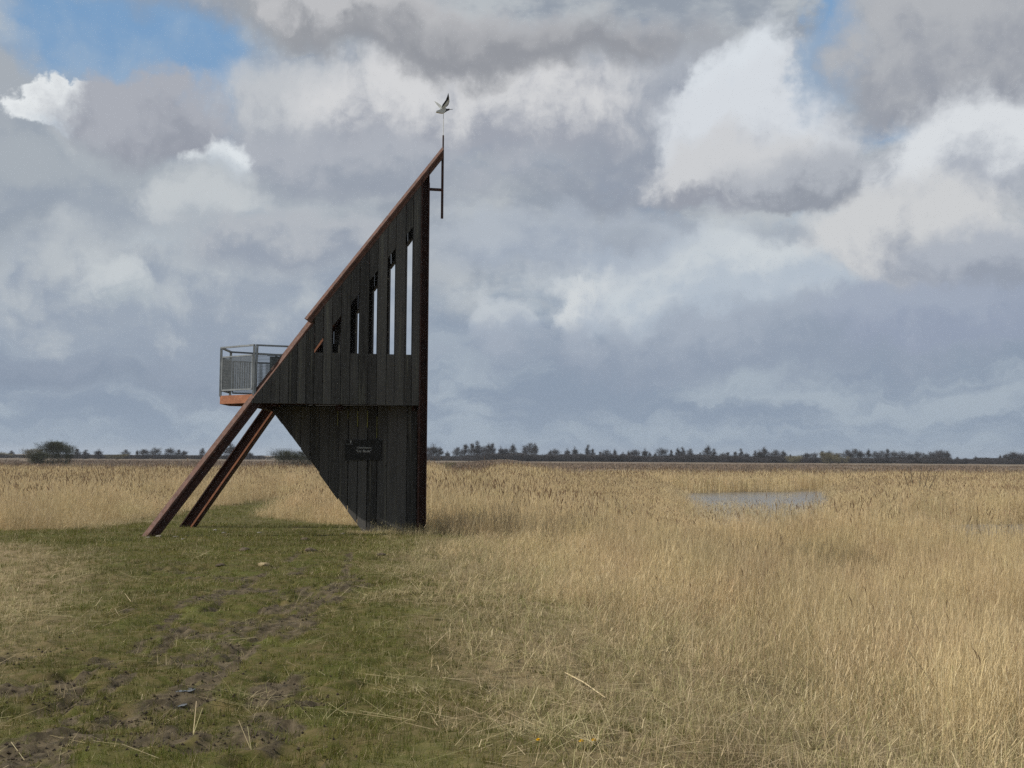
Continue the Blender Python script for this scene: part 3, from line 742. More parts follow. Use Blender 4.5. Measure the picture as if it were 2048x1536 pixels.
# information cabinet on the platform
c0 = at_depth(537, 760, 24.35); c1 = at_depth(572, 760, 24.35)
cab = empty('information_cabinet', (c0[0], 24.35, 2.945)); tag(cab, 'dark green information cabinet on the platform behind the railing', 'cabinet')
w = c1[0] - c0[0]
mb = MB(); mb.box((0.02, 0, 0.0), (w, 0.32, 0.93)); mb.build('body', M['panel_green'], cab)
mb = MB(); mb.hexa([(-0.03, -0.05, 0.935), (w + 0.03, -0.05, 0.935), (w + 0.03, 0.37, 0.985), (-0.03, 0.37, 0.985), (-0.03, -0.05, 0.965), (w + 0.03, -0.05, 0.965), (w + 0.03, 0.37, 1.015), (-0.03, 0.37, 1.015)]); mb.build('lid', M['panel_green'], cab)
mb = MB(); mb.box((0.07, -0.012, 0.45), (w - 0.06, -0.001, 0.86)); mb.build('notice_board', M['sign'], cab)

# sign on the lower wall
sx0, sz1 = LT.uz(692, 880); sx1, sz0 = LT.uz(763.5, 920.5)
sgn = empty('sign', tuple(LT(sx0, 0.0, sz0))); tag(sgn, 'dark rectangular name sign with two lines of white lettering on the lower wall', 'sign')
S0 = np.array(sgn.location)
mb = MB(); prism(mb, LT, [(sx0, sz0), (sx1, sz0), (sx1, sz1), (sx0, sz1)], 0.016, 0.034)
mb.v = [tuple(np.array(v) - S0) for v in mb.v]; mb.build('board', M['sign'], sgn)
for (u_, z_) in ((sx0 + .04, sz0 + .04), (sx1 - .04, sz0 + .04), (sx0 + .04, sz1 - .04), (sx1 - .04, sz1 - .04)):
    mb = MB(); prism(mb, LT, [(u_ - .006, z_ - .006), (u_ + .006, z_ - .006), (u_ + .006, z_ + .006), (u_ - .006, z_ + .006)], 0.0, 0.037)
    mb.v = [tuple(np.array(v) - S0) for v in mb.v]; mb.build('bolt', M['sign'], sgn)
def text_part(txt, u, z, size, name, width=None):
    cu = bpy.data.curves.new('t', 'FONT'); cu.body = txt; cu.size = size; cu.align_x = 'CENTER'; cu.extrude = 0.001
    to = bpy.data.objects.new('t', cu); COL.objects.link(to); bpy.context.view_layer.update()
    me = bpy.data.meshes.new_from_object(to.evaluated_get(bpy.context.evaluated_depsgraph_get()))
    bpy.data.objects.remove(to); bpy.data.curves.remove(cu)
    xs = [v.co.x for v in me.vertices]; k = width / (max(xs) - min(xs)) if width else 1
    for v in me.vertices:
        p = LT(u + v.co.x * k, 0.0365 + v.co.z, z + v.co.y); v.co = Vector(p - S0)
    me.materials.clear(); me.materials.append(M['letters']); me.name = name
    o = bpy.data.objects.new(name, me); return link(o, sgn)
u_c = LT.uz(729.5, 895)[0]
text_part('Uitzichtpunt', u_c, LT.uz(729, 897)[1], 0.062, 'lettering', LT.uz(743.5, 895)[0] - LT.uz(715, 895)[0])
text_part('"De', LT.uz(718.5, 903)[0], LT.uz(729, 904.5)[1], 0.075, 'lettering', LT.uz(724, 903)[0] - LT.uz(713, 903)[0])
text_part('Baak"', LT.uz(735.5, 903)[0], LT.uz(729, 904.5)[1], 0.075, 'lettering', LT.uz(743.8, 903)[0] - LT.uz(727, 903)[0])
# little emblem at the upper left: a bird with raised wings over a line of small print
def emb(poly, name='emblem'):
    mb = MB(); prism(mb, LT, poly, 0.0345, 0.0365); mb.v = [tuple(np.array(v) - S0) for v in mb.v]; mb.build(name, M['letters'], sgn)
E = lambda x, y: LT.uz(x, y)
emb([E(702.3, 887.2), E(703.0, 887.2), E(703.4, 884.2), E(705.2, 881.0), E(704.4, 880.9), E(703.0, 882.6), E(701.8, 880.3), E(701.2, 880.5), E(701.8, 884.0)])
text_part('natuurreservaat', E(700.3, 888)[0], E(700, 888.4)[1], 0.018, 'lettering', E(706, 888)[0] - E(694.5, 888)[0])

# weather vane: a wader with raised wings on a thin mast
vb = FR(mu, 0.05, zm1)
vane = empty('weather_vane', tuple(vb)); tag(vane, 'black and white flying wading bird weather vane on a thin mast at the tower tip', 'weather vane')
V0 = np.array(vb)
def vpx(zx, zy): # pixels of the enlarged bird crop
    u, z = FR.uz(860 + zx / 25.6, 180 + zy / 25.6); return u, z
ztop = vpx(680, 1230)[1]
mb = MB(); mb.tube((0, 0, -0.02), (0, 0, ztop - V0[2]), 0.0075, 0.006, 8); mb.build('mast', M['vane_white'], vane)
def plate(pts, t0, t1, name, mat, lean=0.0, zref=None):
    n = len(pts); P_ = [vpx(*p) for p in pts]; z0 = zref if zref is not None else 0
    def at(u, z, t):
        return FR(u, 0.05 + t + max(0, z - z0) * lean, z) - V0
    v = [at(u, z, t0) for u, z in P_] + [at(u, z, t1) for u, z in P_]
    mb = MB().add(v, [tuple(range(n)), tuple(range(n, 2 * n))[::-1]] + [(i, (i + 1) % n, n + (i + 1) % n, n + i) for i in range(n)])
    return mb.build(name, M[mat], vane)
zb_ = vpx(0, 950)[1]
plate([(300, 1120), (420, 1080), (560, 1010), (700, 930), (790, 960), (800, 1080), (740, 1190), (640, 1240), (480, 1220), (290, 1180)], -0.028, 0.028, 'body', 'vane_white')
plate([(745, 1185), (790, 1080), (770, 960), (830, 1010), (960, 1000), (1000, 1030), (970, 1065), (860, 1110)], -0.02, 0.02, 'head', 'vane_dark')
plate([(985, 1018), (1130, 1015), (1160, 1030), (1120, 1035), (985, 1045)], -0.004, 0.004, 'bill', 'vane_dark')
plate([(560, 1000), (600, 850), (760, 640), (830, 450), (875, 300), (925, 500), (950, 700), (880, 850), (790, 950)], 0.030, 0.038, 'wing', 'vane_white', 0.35, zb_)
plate([(555, 1000), (595, 845), (755, 630), (825, 450), (875, 290), (915, 480), (905, 600), (850, 640), (740, 790), (640, 900)], 0.039, 0.043, 'wing_bar', 'vane_dark', 0.35, zb_)
plate([(800, 900), (880, 830), (925, 740), (930, 600), (950, 700), (900, 850), (820, 930)], 0.039, 0.043, 'wing_bar', 'vane_dark', 0.35, zb_)
plate([(540, 990), (330, 700), (230, 520), (420, 640), (600, 800), (640, 900)], -0.038, -0.030, 'wing', 'vane_white', -0.35, zb_)

# ------------------------------------------------------------------ vegetation prototypes (clumps kept outside the scene, instanced over point sheets)
def clump_mesh(name, items, mats):
    """items: list of (points, widths, side vector, material index, rnd); each a ribbon"""
    v, f, mi, rv = [], [], [], []
    for pts, wid, sv, mat_i, rd in items:
        b0 = len(v); sv = np.array(sv)
        for p, w in zip(pts, wid):
            p = np.array(p)
            if w > 0: v += [p - sv * w / 2, p + sv * w / 2]
            else: v += [p]
        n = len(pts); idx = []; c_ = b0
        for w in wid:
            idx.append((c_, c_ + 1) if w > 0 else (c_,)); c_ += len(idx[-1])
        for a, b_ in zip(idx[:-1], idx[1:]):
            f.append((a[0], a[1], b_[1], b_[0]) if len(b_) == 2 else (a[0], a[1], b_[0])); mi.append(mat_i)
        rv += [rd] * (c_ - b0)
    me = bpy.data.meshes.new(name); me.from_pydata([tuple(map(float, p)) for p in v], [], f)
    for m_ in mats: me.materials.append(m_)
    me.polygons.foreach_set('material_index', mi)
    me.attributes.new('rnd', 'FLOAT', 'POINT').data.foreach_set('value', np.array(rv, np.float32))
    me.update(); return me
R = random.Random(5)
def ribbon(x, y, h, lean, width, bend=0.3, taper=0.0, nseg=2, mat=0, z0=-0.03):
    a = R.uniform(0, 2 * PI); la = R.uniform(0, 2 * PI); L = abs(R.gauss(0, lean))
    dx, dy = math.cos(la) * L, math.sin(la) * L
    pts, wid = [], []
    for i in range(nseg + 1):
        t = i / nseg; o = t + bend * t * t
        pts.append((x + dx * o * h, y + dy * o * h, z0 + (h - z0) * t * math.sqrt(max(0.05, 1 - min(0.9, L * L * (0.4 + 0.6 * t)))))); wid.append(width * (1 - t * (1 - taper)))
    if taper == 0: wid[-1] = 0
    return (pts, wid, (math.cos(a), math.sin(a), 0), mat, R.random())
def panicle(top, h, width, mat=0):
    x, y, z = top; la = R.uniform(0, 2 * PI); a = R.uniform(0, 2 * PI); out = []
    for q in range(2):
        sv = (math.cos(a + q * 1.5), math.sin(a + q * 1.5), 0)
        out.append(([(x, y, z - 0.02), (x + math.cos(la) * h * .15, y + math.sin(la) * h * .15, z + h * .45), (x + math.cos(la) * h * .45, y + math.sin(la) * h * .45, z + h)], [width * .3, width, 0], sv, mat, R.random()))
    return out
M['panicle'] = blade_mat('reed_head', [(0, (0.17, 0.105, 0.065)), (0.5, (0.27, 0.18, 0.11)), (1, (0.38, 0.29, 0.19))], 0.2)
def make_protos(name, count, fn, mats):
    c_ = bpy.data.collections.new(name)
    for i in range(count):
        o = bpy.data.objects.new('%s_%02d' % (name, i), clump_mesh(name, fn(i), mats)); c_.objects.link(o)
    return c_
def f_grass(i):
    out = []
    for _ in range(16):
        r = abs(R.gauss(0, 0.035)); a = R.uniform(0, 2 * PI)
        out.append(ribbon(r * math.cos(a), r * math.sin(a), R.uniform(0.018, 0.055), 0.75, R.uniform(0.0025, 0.0045), 0.5, 0, 2, 0, -0.01))
    for _ in range(2): out.append(ribbon(R.gauss(0, .03), R.gauss(0, .03), R.uniform(0.02, 0.06), 1.2, 0.003, 0.4, 0, 2, 1, -0.01))
    return out
def f_straw(i):
    out = []
    for _ in range(15):
        r = abs(R.gauss(0, 0.06)); a = R.uniform(0, 2 * PI)
        out.append(ribbon(r * math.cos(a), r * math.sin(a), R.uniform(0.06, 0.26), 0.62, R.uniform(0.0022, 0.0042), 0.5, 0, 3, 0))
    for _ in range(5): out.append(ribbon(R.gauss(0, .05), R.gauss(0, .05), R.uniform(0.03, 0.08), 0.7, 0.004, 0.5, 0, 2, 1))
    # a flat-lying stalk
    for _ in range(2):
        a = R.uniform(0, 2 * PI); L = R.uniform(0.15, 0.4); z = R.uniform(0.015, 0.05); p = (R.gauss(0, .08), R.gauss(0, .08))
        out.append(([(p[0], p[1], z), (p[0] + math.cos(a) * L, p[1] + math.sin(a) * L, z + R.uniform(-.01, .04))], [0.004, 0.003], (-math.sin(a), math.cos(a), 0), 0, R.random()))
    return out
def f_reed(n, spread, h0, h1, w, leaves, heads, headsize=(0.16, 0.03), lean=0.11, nseg=3):
    def fn(i):
        out = []
        for _ in range(n):
            x, y = R.gauss(0, spread), R.gauss(0, spread); h = R.uniform(h0, h1)
            st_ = ribbon(x, y, h, lean, w * R.uniform(.7, 1.3), 0.5, 0.35, nseg, 0); out.append(st_)
            for _ in range(leaves):
                t = R.uniform(0.15, 0.9); k_ = min(nseg - 1, int(t * nseg)); q = t * nseg - k_
                p = np.array(st_[0][k_]) * (1 - q) + np.array(st_[0][k_ + 1]) * q; la = R.uniform(0, 2 * PI); L = R.uniform(0.10, 0.24) * (h1 / 1.2)
                d_ = np.array([math.cos(la), math.sin(la), 0])
                out.append(([p, p + d_ * L * .3 + np.array([0, 0, L * R.uniform(.4, .9)]), p + d_ * L * .7 + np.array([0, 0, L * R.uniform(.0, 1.2)])], [w * 1.4, w * 1.2, 0], (-d_[1], d_[0], 0), 0, R.random()))
            if R.random() < heads: out += panicle(st_[0][-1], headsize[0] * R.uniform(.7, 1.2), headsize[1] * R.uniform(.7, 1.2), 1)
        return out
    return fn
mats_g = [M['grass'], M['straw']]
C_GRASS = make_protos('grass_tuft', 6, f_grass, mats_g)
C_STRAW = make_protos('straw_tuft', 6, f_straw, [M['straw'], M['grass']])
C_R1 = make_protos('reed_near', 6, f_reed(24, 0.13, 0.5, 1.08, 0.0036, 1, 0.006, (0.10, 0.012), 0.16), [M['reed'], M['panicle']])
C_R2 = make_protos('reed_mid', 6, f_reed(30, 0.25, 0.9, 1.45, 0.0066, 1, 0.045, (0.15, 0.024), 0.08), [M['reed'], M['panicle']])
C_R3 = make_protos('reed_far', 6, f_reed(36, 0.55, 0.95, 1.42, 0.018, 1, 0.05, (0.22, 0.05), 0.07, 2), [M['reed'], M['panicle']])
C_R4 = make_protos('reed_broken', 5, f_reed(12, 0.12, 0.25, 0.6, 0.0036, 1, 0.0, (0.1, 0.02), 0.55, 3), [M['straw'], M['panicle']])
C_HEATH = make_protos('heath_clump', 4, f_reed(26, 0.8, 0.25, 0.6, 0.07, 0, 0.0, (0.1, 0.02), 0.4, 2), [M['heath'], M['panicle']])

def scatter(name, pts, scl, coll, mat, tilt=0.06):
    """one object of plants: a point sheet with the clumps instanced on it"""
    n = len(pts); me = bpy.data.meshes.new(name)
    me.vertices.add(n); me.vertices.foreach_set('co', pts.astype(np.float32).ravel())
    rot = np.stack([rng.normal(0, tilt, n), rng.normal(0, tilt, n), rng.uniform(0, 2 * PI, n)], -1)
    me.attributes.new('rot', 'FLOAT_VECTOR', 'POINT').data.foreach_set('vector', rot.astype(np.float32).ravel())
    me.attributes.new('scl', 'FLOAT_VECTOR', 'POINT').data.foreach_set('vector', np.asarray(scl, np.float32).ravel())
    me.attributes.new('pick', 'INT', 'POINT').data.foreach_set('value', rng.integers(0, len(coll.objects), n).astype(np.int32))
    me.materials.append(mat)
    o = link(bpy.data.objects.new(name, me))
    ng = bpy.data.node_groups.new(name, 'GeometryNodeTree')
    ng.interface.new_socket('Geometry', in_out='INPUT', socket_type='NodeSocketGeometry'); ng.interface.new_socket('Geometry', in_out='OUTPUT', socket_type='NodeSocketGeometry')
    N_ = ng.nodes.new; L_ = ng.links.new
    gi, go, ip, ci, er = N_('NodeGroupInput'), N_('NodeGroupOutput'), N_('GeometryNodeInstanceOnPoints'), N_('GeometryNodeCollectionInfo'), N_('FunctionNodeEulerToRotation')
    ci.inputs['Collection'].default_value = coll; ci.inputs['Separate Children'].default_value = True; ci.inputs['Reset Children'].default_value = True
    def na(nm, ty):
        a = N_('GeometryNodeInputNamedAttribute'); a.data_type = ty; a.inputs['Name'].default_value = nm; return a.outputs['Attribute']
    L_(gi.outputs[0], ip.inputs['Points']); L_(ci.outputs[0], ip.inputs['Instance']); ip.inputs['Pick Instance'].default_value = True
    L_(na('pick', 'INT'), ip.inputs['Instance Index']); L_(na('rot', 'FLOAT_VECTOR'), er.inputs[0]); L_(er.outputs[0], ip.inputs['Rotation'])
    L_(na('scl', 'FLOAT_VECTOR'), ip.inputs['Scale']); L_(ip.outputs[0], go.inputs[0])
    md = o.modifiers.new('instances', 'NODES'); md.node_group = ng
    tag(o, kind='stuff'); return o

def sample(y0, y1, dens, margin=1.2, spread=0.50):
    """random plan points between two distances, wide enough for the view and a step to the side"""
    area = (y1 - y0) * (spread * (y0 + y1) + 2 * margin); n = int(area * dens)
    y = np.sqrt(rng.uniform(y0 * y0, y1 * y1, n)) if y0 > 3 else rng.uniform(y0, y1, n)
    x = rng.uniform(-1, 1, n) * (spread * y + margin); return x, y
def reedw(x, y):
    s, left = side(x, y)
    right_near = smooth(1.3 + 1.4 * smooth(13, 7, y), 3.6 + 2.2 * smooth(13, 6, y), s + (fbm(x * .8, y * .8, 61, 3) - .5) * 2.2)
    left_near = smooth(4.5, 8.0, s + (fbm(x * .6, y * .6, 63, 3) - .5) * 2.0) * 0.8
    beyond = smooth(-0.1, 0.7, s)
    w_ = np.where(y > 23.5, beyond, np.where(left, left_near, right_near))
    w_ = np.where((y > 19) & (y <= 23.5) & ~left, np.maximum(w_, smooth(1.2, 2.6, s)), w_)
    hf = np.where(y > 23.5, 0.32 + 0.68 * smooth(0.0, 3.0, s), 0.42 + 0.58 * smooth(1.5, 5.5, s))
    for p in (POND, POND2):
        pd = poly_dist(p, x, y); w_ = w_ * np.where(pd < 0, 0.0, 1.0)
    # lower, thinner reed on the near side of the open water
    front = [POND[0], POND[2], ground_px(1690, 1100, -1.2)[:2], ground_px(1370, 1100, -1.2)[:2]]
    fr_ = smooth(3.0, -1.0, poly_dist(front, x, y)); hf = hf * (1 - 0.60 * fr_); w_ = w_ * (1 - 0.35 * fr_)
    front2 = [POND2[0], POND2[2], ground_px(2160, 1120, -1.2)[:2], ground_px(1850, 1110, -1.2)[:2]]
    fr_ = smooth(2.0, -1.0, poly_dist(front2, x, y)); hf = hf * (1 - 0.66 * fr_); w_ = w_ * (1 - 0.6 * fr_)
    hf = hf * (0.62 + 0.76 * fbm(x * .22, y * .22, 65, 4)) * (0.6 + 0.4 * smooth(6.5, 14, y))
    gap = smooth(0.60, 0.72, fbm(x * .55, y * .4, 67, 3)) * smooth(60, 40, y); w_ = w_ * (1 - 0.72 * gap); hf = hf * (1 - 0.35 * gap)
    return w_, hf
def in_tower(x, y):
    """plan footprint of posts and keel wall, kept free of stems"""
    q = np.stack([x, y], -1) - LOWR.o[:2]; u = q @ LOWR.d[:2]; t = q @ LOWR.n[:2]
    keelz = np.where(u > K1[0] - .1, 1, 0)
    return ((u > K1[0] - .15) & (u < 0.25) & (t > -0.75) & (t < 0.06)) | (np.hypot(x - FOOT_F[0], y - FOOT_F[1]) < 0.25) | (np.hypot(x - FOOT_R[0], y - FOOT_R[1]) < 0.25)
def put(name, x, y, keep, coll, mat, sc, tilt=0.06, dz=0.0):
    keep = keep & ~in_tower(x, y); x, y = x[keep], y[keep]; sc = sc[keep]
    z = height(x, y) + dz
    return scatter(name, np.stack([x, y, z], -1), sc, coll, mat, tilt)
def S3(h, wmin=0.85, wmax=1.2):
    n = len(h); w = rng.uniform(wmin, wmax, n); return np.stack([w, w, h], -1)

# turf on the track and mound
xs, ys = [], []
for a, b_, d in ((4.2, 8, 330), (8, 13, 230), (13, 19, 130), (19, 27, 75), (27, 62, 22)):
    x, y = sample(a, b_, d); xs.append(x); ys.append(y)
x, y = np.concatenate(xs), np.concatenate(ys)
s, left = side(x, y); md_ = mud_at(x, y)
p = np.where(s < 0, 1.0, np.where(left & (y < 22), 0.85 - 0.1 * s, 1 - s / 3.2)) * (1 - 0.9 * smooth(0.3, 0.6, md_)) * np.clip(0.1 + 1.3 * fbm(x * 2.2, y * 2.2, 71, 4), 0.15, 1)
gs = rng.uniform(0.7, 1.35, len(x)) * (0.8 + 0.5 * fbm(x * .9, y * .9, 73, 3)) * np.where(y > 19, 1.35, 1.0)
put('turf', x, y, rng.random(len(x)) < p, C_GRASS, M['grass'], np.stack([gs * np.where(y > 13, 1.5, 1.0), gs * np.where(y > 13, 1.5, 1.0), gs], -1), 0.1)
# dead grass at the edges of the track
xs, ys = [], []
for a, b_, d in ((4.2, 8, 60), (8, 13, 48), (13, 20, 36), (20, 28, 26), (28, 60, 8)):
    x, y = sample(a, b_, d); xs.append(x); ys.append(y)
x, y = np.concatenate(xs), np.concatenate(ys); s, left = side(x, y)
pat = fbm(x * .7, y * .7, 81, 3)
p = np.where(left & (y < 22.5), smooth(-0.2, 1.6, s + (pat - .5) * 3.0) * 0.62, smooth(-0.5, 1.1, s + (pat - .5) * 1.6) * 0.95)
p = np.maximum(p, 0.05)
hs = rng.uniform(0.55, 1.3, len(x)) * (0.55 + 0.6 * smooth(0, 2.5, s))
put('dead_grass', x, y, rng.random(len(x)) < p, C_STRAW, M['straw'], np.stack([rng.uniform(.9, 1.4, len(x))] * 2 + [hs], -1), 0.12)
# broken stalks at the edge of the reed
x, y = sample(4.2, 22, 7); w_, hf = reedw(x, y); s, left = side(x, y)
p = smooth(0.4, 1.6, s) * np.where(left, 0.25, 0.9)
put('broken_stalks', x, y, rng.random(len(x)) < p, C_R4, M['straw'], S3(rng.uniform(.6, 1.1, len(x))), 0.15)
x, y = sample(20.5, 24.5, 26); wz = np.exp(-(((x + 0.9) / 1.5) ** 2 + ((y - 22.6) / 0.7) ** 2)); s, left = side(x, y)
put('weeds', x, y, rng.random(len(x)) < wz * .8, C_STRAW, M['grass'], S3(rng.uniform(.7, 1.7, len(x))), 0.1)
n = 220; uu = rng.uniform(K1[0] - .25, 0.45, n); tt = np.abs(rng.normal(0, .22, n)) + .07
xy = LOWR.o[:2] + uu[:, None] * LOWR.d[:2] + tt[:, None] * LOWR.n[:2]
scatter('tufts_at_wall', np.stack([xy[:, 0], xy[:, 1], height(xy[:, 0], xy[:, 1])], -1), S3(rng.uniform(.5, 1.3, n) * (0.45 + 0.8 * smooth(K1[0] + .1, 0.1, uu))), C_STRAW, M['straw'], .1)
n = 26; uu = rng.uniform(K1[0] + .35, 0.5, n); tt = np.abs(rng.normal(0, .15, n)) + .08; xy = LOWR.o[:2] + uu[:, None] * LOWR.d[:2] + tt[:, None] * LOWR.n[:2]
scatter('stalks_at_wall', np.stack([xy[:, 0], xy[:, 1], height(xy[:, 0], xy[:, 1])], -1), S3(rng.uniform(.4, .75, n), .5, .8), C_R4, M['straw'], .1)
# reed, in three grades of fineness
x, y = sample(4.2, 34, 15); w_, hf = reedw(x, y)
put('reed_bed_near', x, y, rng.random(len(x)) < w_, C_R1, M['reed'], S3(hf * rng.uniform(.8, 1.2, len(x)) * (1 + 0.25 * smooth(20, 34, y))), 0.06)
x, y = sample(30, 85, 4.2, 2); w_, hf = reedw(x, y)
put('reed_bed', x, y, rng.random(len(x)) < w_, C_R2, M['reed'], S3(hf * rng.uniform(.85, 1.15, len(x))), 0.05)
x, y = sample(80, 185, 0.9, 3, 0.52); w_, hf = reedw(x, y)
edge = smooth(150, 118, y + 40 * (fbm(x * .03, y * .02, 91, 3) - .5))
put('reed_bed_far', x, y, rng.random(len(x)) < w_ * edge, C_R3, M['reed'], S3(hf * rng.uniform(.85, 1.15, len(x))), 0.05)
# thin stems standing in the water
x, y = sample(40, 84, 3.0, 2); ok = np.zeros(len(x), bool)
for p_ in (POND, POND2):
    d = poly_dist(p_, x, y); ymin = min(q[1] for q in p_); ymax = max(q[1] for q in p_)
    ok |= (d < 0) & (rng.random(len(x)) < 0.01 + 0.75 * smooth(0.62, 0.12, (y - ymin) / (ymax - ymin)))
put('reed_in_water', x, y, ok, C_R2, M['reed'], S3(rng.uniform(.3, .62, len(x)), 1.0, 1.6), 0.05)
# rough heath beyond the reed
x, y = sample(115, 420, 0.10, 3, 0.52)
hs = rng.uniform(.6, 1.3, len(x))
put('heath', x, y, fbm(x * .05, y * .03, 95, 3) > 0.34, C_HEATH, M['heath'], np.stack([rng.uniform(1.2, 2.4, len(x))] * 2 + [hs], -1), 0.05)

# ------------------------------------------------------------------ trees and shrubs
def bare_tree(seed, h, crown_w, crown_base, ntwig, shape, tw=0.06, tl=1.1):
    """returns trunk mesh data and crown mesh data: limbs as tapered tubes, many fine twigs"""
    r_ = random.Random(seed); tr = MB(); lobes = []
    nst = 1 if shape != 'shrub' else 5
    for q in range(nst):
        bx, by = (0, 0) if nst == 1 else (r_.gauss(0, crown_w * .10), r_.gauss(0, crown_w * .10))
        top = (bx * (1 if nst == 1 else 4) + r_.gauss(0, .3), by * (1 if nst == 1 else 4) + r_.gauss(0, .3), h * r_.uniform(.75, .95))
        p0 = Vector((bx, by, -0.3)); n = 4; prev = p0; rad = h * (0.018 if nst == 1 else 0.011)
        for i in range(1, n + 1):
            t = i / n; pt = p0.lerp(Vector(top), t) + Vector((r_.gauss(0, h * .012), r_.gauss(0, h * .012), 0))
            tr.tube(prev, pt, rad * (1 - .8 * (t - 1 / n)), rad * (1 - .8 * t), 5); prev = pt
        for i in range(16 if nst == 1 else 7):
            t = r_.uniform(crown_base, 0.9); a = r_.uniform(0, 2 * PI)
            b0_ = p0.lerp(Vector(top), t)
            prof = math.sin(PI * min(1, (t - crown_base) / (1 - crown_base) * .8 + .2)) if shape != 'poplar' else (1.15 - t)
            L = crown_w * .5 * max(.25, prof) * r_.uniform(.7, 1.05)
            up = {'poplar': 1.1, 'round': .7, 'spread': .35, 'shrub': 1.1}[shape]
            d_ = Vector((math.cos(a), math.sin(a), up)).normalized(); e = b0_ + d_ * L
            tr.tube(b0_, e, rad * .45, rad * .12, 4); lobes.append((b0_, e))
        lobes.append((p0.lerp(Vector(top), .6), Vector(top)))
    items = []
    for i in range(ntwig):
        b0_, e = lobes[r_.randrange(len(lobes))]; t = r_.uniform(.25, 1.08)
        p = b0_.lerp(e, t) + Vector((r_.gauss(0, 1), r_.gauss(0, 1), r_.gauss(0, .8))) * crown_w * 0.085
        if shape in ('poplar', 'round') and i % 5 < 2:      # suckers and low growth round the stem
            a = r_.uniform(0, 2 * PI); rr = crown_w * .36 * math.sqrt(r_.random()); p = Vector((rr * math.cos(a), rr * math.sin(a), h * r_.uniform(0, .62)))
        if p.z < .15: p.z = r_.uniform(.15, .6)
        c_ = Vector((0, 0, h * .35)); d_ = ((p - c_).normalized() * .7 + Vector((r_.gauss(0, .5), r_.gauss(0, .5), r_.uniform(.0, .9)))).normalized()
        L = tl * r_.uniform(.5, 1.2); q = p + d_ * L
        if q.z > h * 1.03: q.z = h * r_.uniform(.9, 1.03)
        sv = d_.cross(Vector((r_.gauss(0, 1), r_.gauss(0, 1), r_.gauss(0, 1)))).normalized()
        items.append(([p, q], [tw, 0], sv, 0, r_.random()))
    return tr, items
def tree_proto(kind, seed, h, w, base, nt_, shape, mat, tw, tl):
    tr, items = bare_tree(seed, h, w, base, nt_, shape, tw, tl)
    me_t = bpy.data.meshes.new('trunk'); me_t.from_pydata(tr.v, [], tr.f); me_t.materials.append(M['bark'])
    return me_t, clump_mesh('crown', items, [mat])
def plant(name, protos, x, y, z, sx, sz, label, cat, group=None, rz=None):
    root = empty(name, (x, y, z)); root.rotation_euler.z = R.uniform(0, 2 * PI) if rz is None else rz; root.scale = (sx, sx, sz)
    for nm, me in zip(('trunk', 'crown'), protos): link(bpy.data.objects.new(nm, me), root)
    return tag(root, label, cat, group)
def by_px(px, ybase, zg=-1.2):
    q = ground_px(px, ybase, zg); return q
# prototypes with unit sizes in metres
PT = {}
for i in range(4): PT['pop%d' % i] = tree_proto('p', 100 + i, 12, 6.0, .02, 2600, 'poplar', M['twig'], .08, 1.4)
for i in range(4): PT['rnd%d' % i] = tree_proto('r', 200 + i, 11, 8.5, .02, 3200, 'round', M['twig'], .085, 1.4)
for i in range(2): PT['spr%d' % i] = tree_proto('s', 300 + i, 5.5, 9.0, .2, 3600, 'spread', M['twig_green'], .05, .9)
for i in range(3): PT['shr%d' % i] = tree_proto('h', 400 + i, 6, 7.0, .04, 5200, 'shrub', M['twig_green'], .06, .9)
for i in range(2): PT['olv%d' % i] = tree_proto('o', 500 + i, 6, 8.5, .03, 3600, 'shrub', M['twig_olive'], .08, 1.0)

def far_tree(proto, px, ytop, D, label, cat='tree', group=None, wfac=1.0, name='bare_tree', zg=None):
    zg = float(height(np.array([0.0]), np.array([D]))[0]) if zg is None else zg
    q = at_depth(px, ytop, D); zg = float(height(np.array([q[0]]), np.array([D]))[0])
    h0 = max(v.co.z for v in PT[proto][1].vertices); k_ = (q[2] - zg) / h0
    return plant(name, PT[proto], q[0], D, zg - 0.05, k_ * wfac, k_, label, cat, group)
# right-hand wood: heights along the skyline read from the photo (px, top)
SKYR = [(850, 888), (868, 884), (880, 892), (895, 900), (915, 893), (930, 886), (944, 884), (955, 880), (965, 888), (978, 884), (985, 884), (1002, 890), (1012, 892), (1026, 885), (1035, 905), (1050, 892), (1060, 884), (1070, 884),
        (1085, 908), (1100, 898), (1108, 895), (1120, 908), (1135, 894), (1150, 890), (1162, 904), (1176, 888), (1186, 896), (1200, 902), (1212, 896), (1230, 896), (1246, 902), (1258, 900), (1270, 894), (1290, 894), (1300, 902),
        (1310, 904), (1324, 892), (1342, 898), (1357, 893), (1365, 893), (1380, 896), (1400, 904), (1414, 888), (1428, 896), (1445, 903), (1456, 903), (1470, 902), (1482, 896), (1495, 904), (1510, 900), (1520, 896), (1530, 891), (1550, 896), (1568, 899), (1580, 907),
        (1612, 902), (1628, 902), (1645, 900), (1660, 899), (1675, 903), (1695, 898), (1710, 896), (1722, 897), (1736, 896), (1750, 901), (1763, 900), (1775, 896), (1790, 899), (1805, 901), (1820, 902), (1833, 898), (1848, 905), (1862, 900), (1876, 897), (1885, 896), (1896, 901),
        (1914, 912), (1930, 914), (1952, 910), (1970, 916), (1985, 914), (2000, 908), (2012, 905), (2026, 898), (2040, 904), (2055, 900), (2075, 898), (2095, 902)]
ORD = 'first second third fourth fifth sixth seventh eighth ninth tenth eleventh twelfth'.split()
def tree_label(i):
    n = len(SKYR)
    if i < 12: return 'dark bare tree, %s from the tower in the long distant wood' % ORD[i]
    if n - i <= 12: return 'dark bare tree, %s from the right picture edge in the distant wood' % ORD[n - 1 - i]
    return 'dark bare tree in the middle stretch of the long distant wood right of the tower'
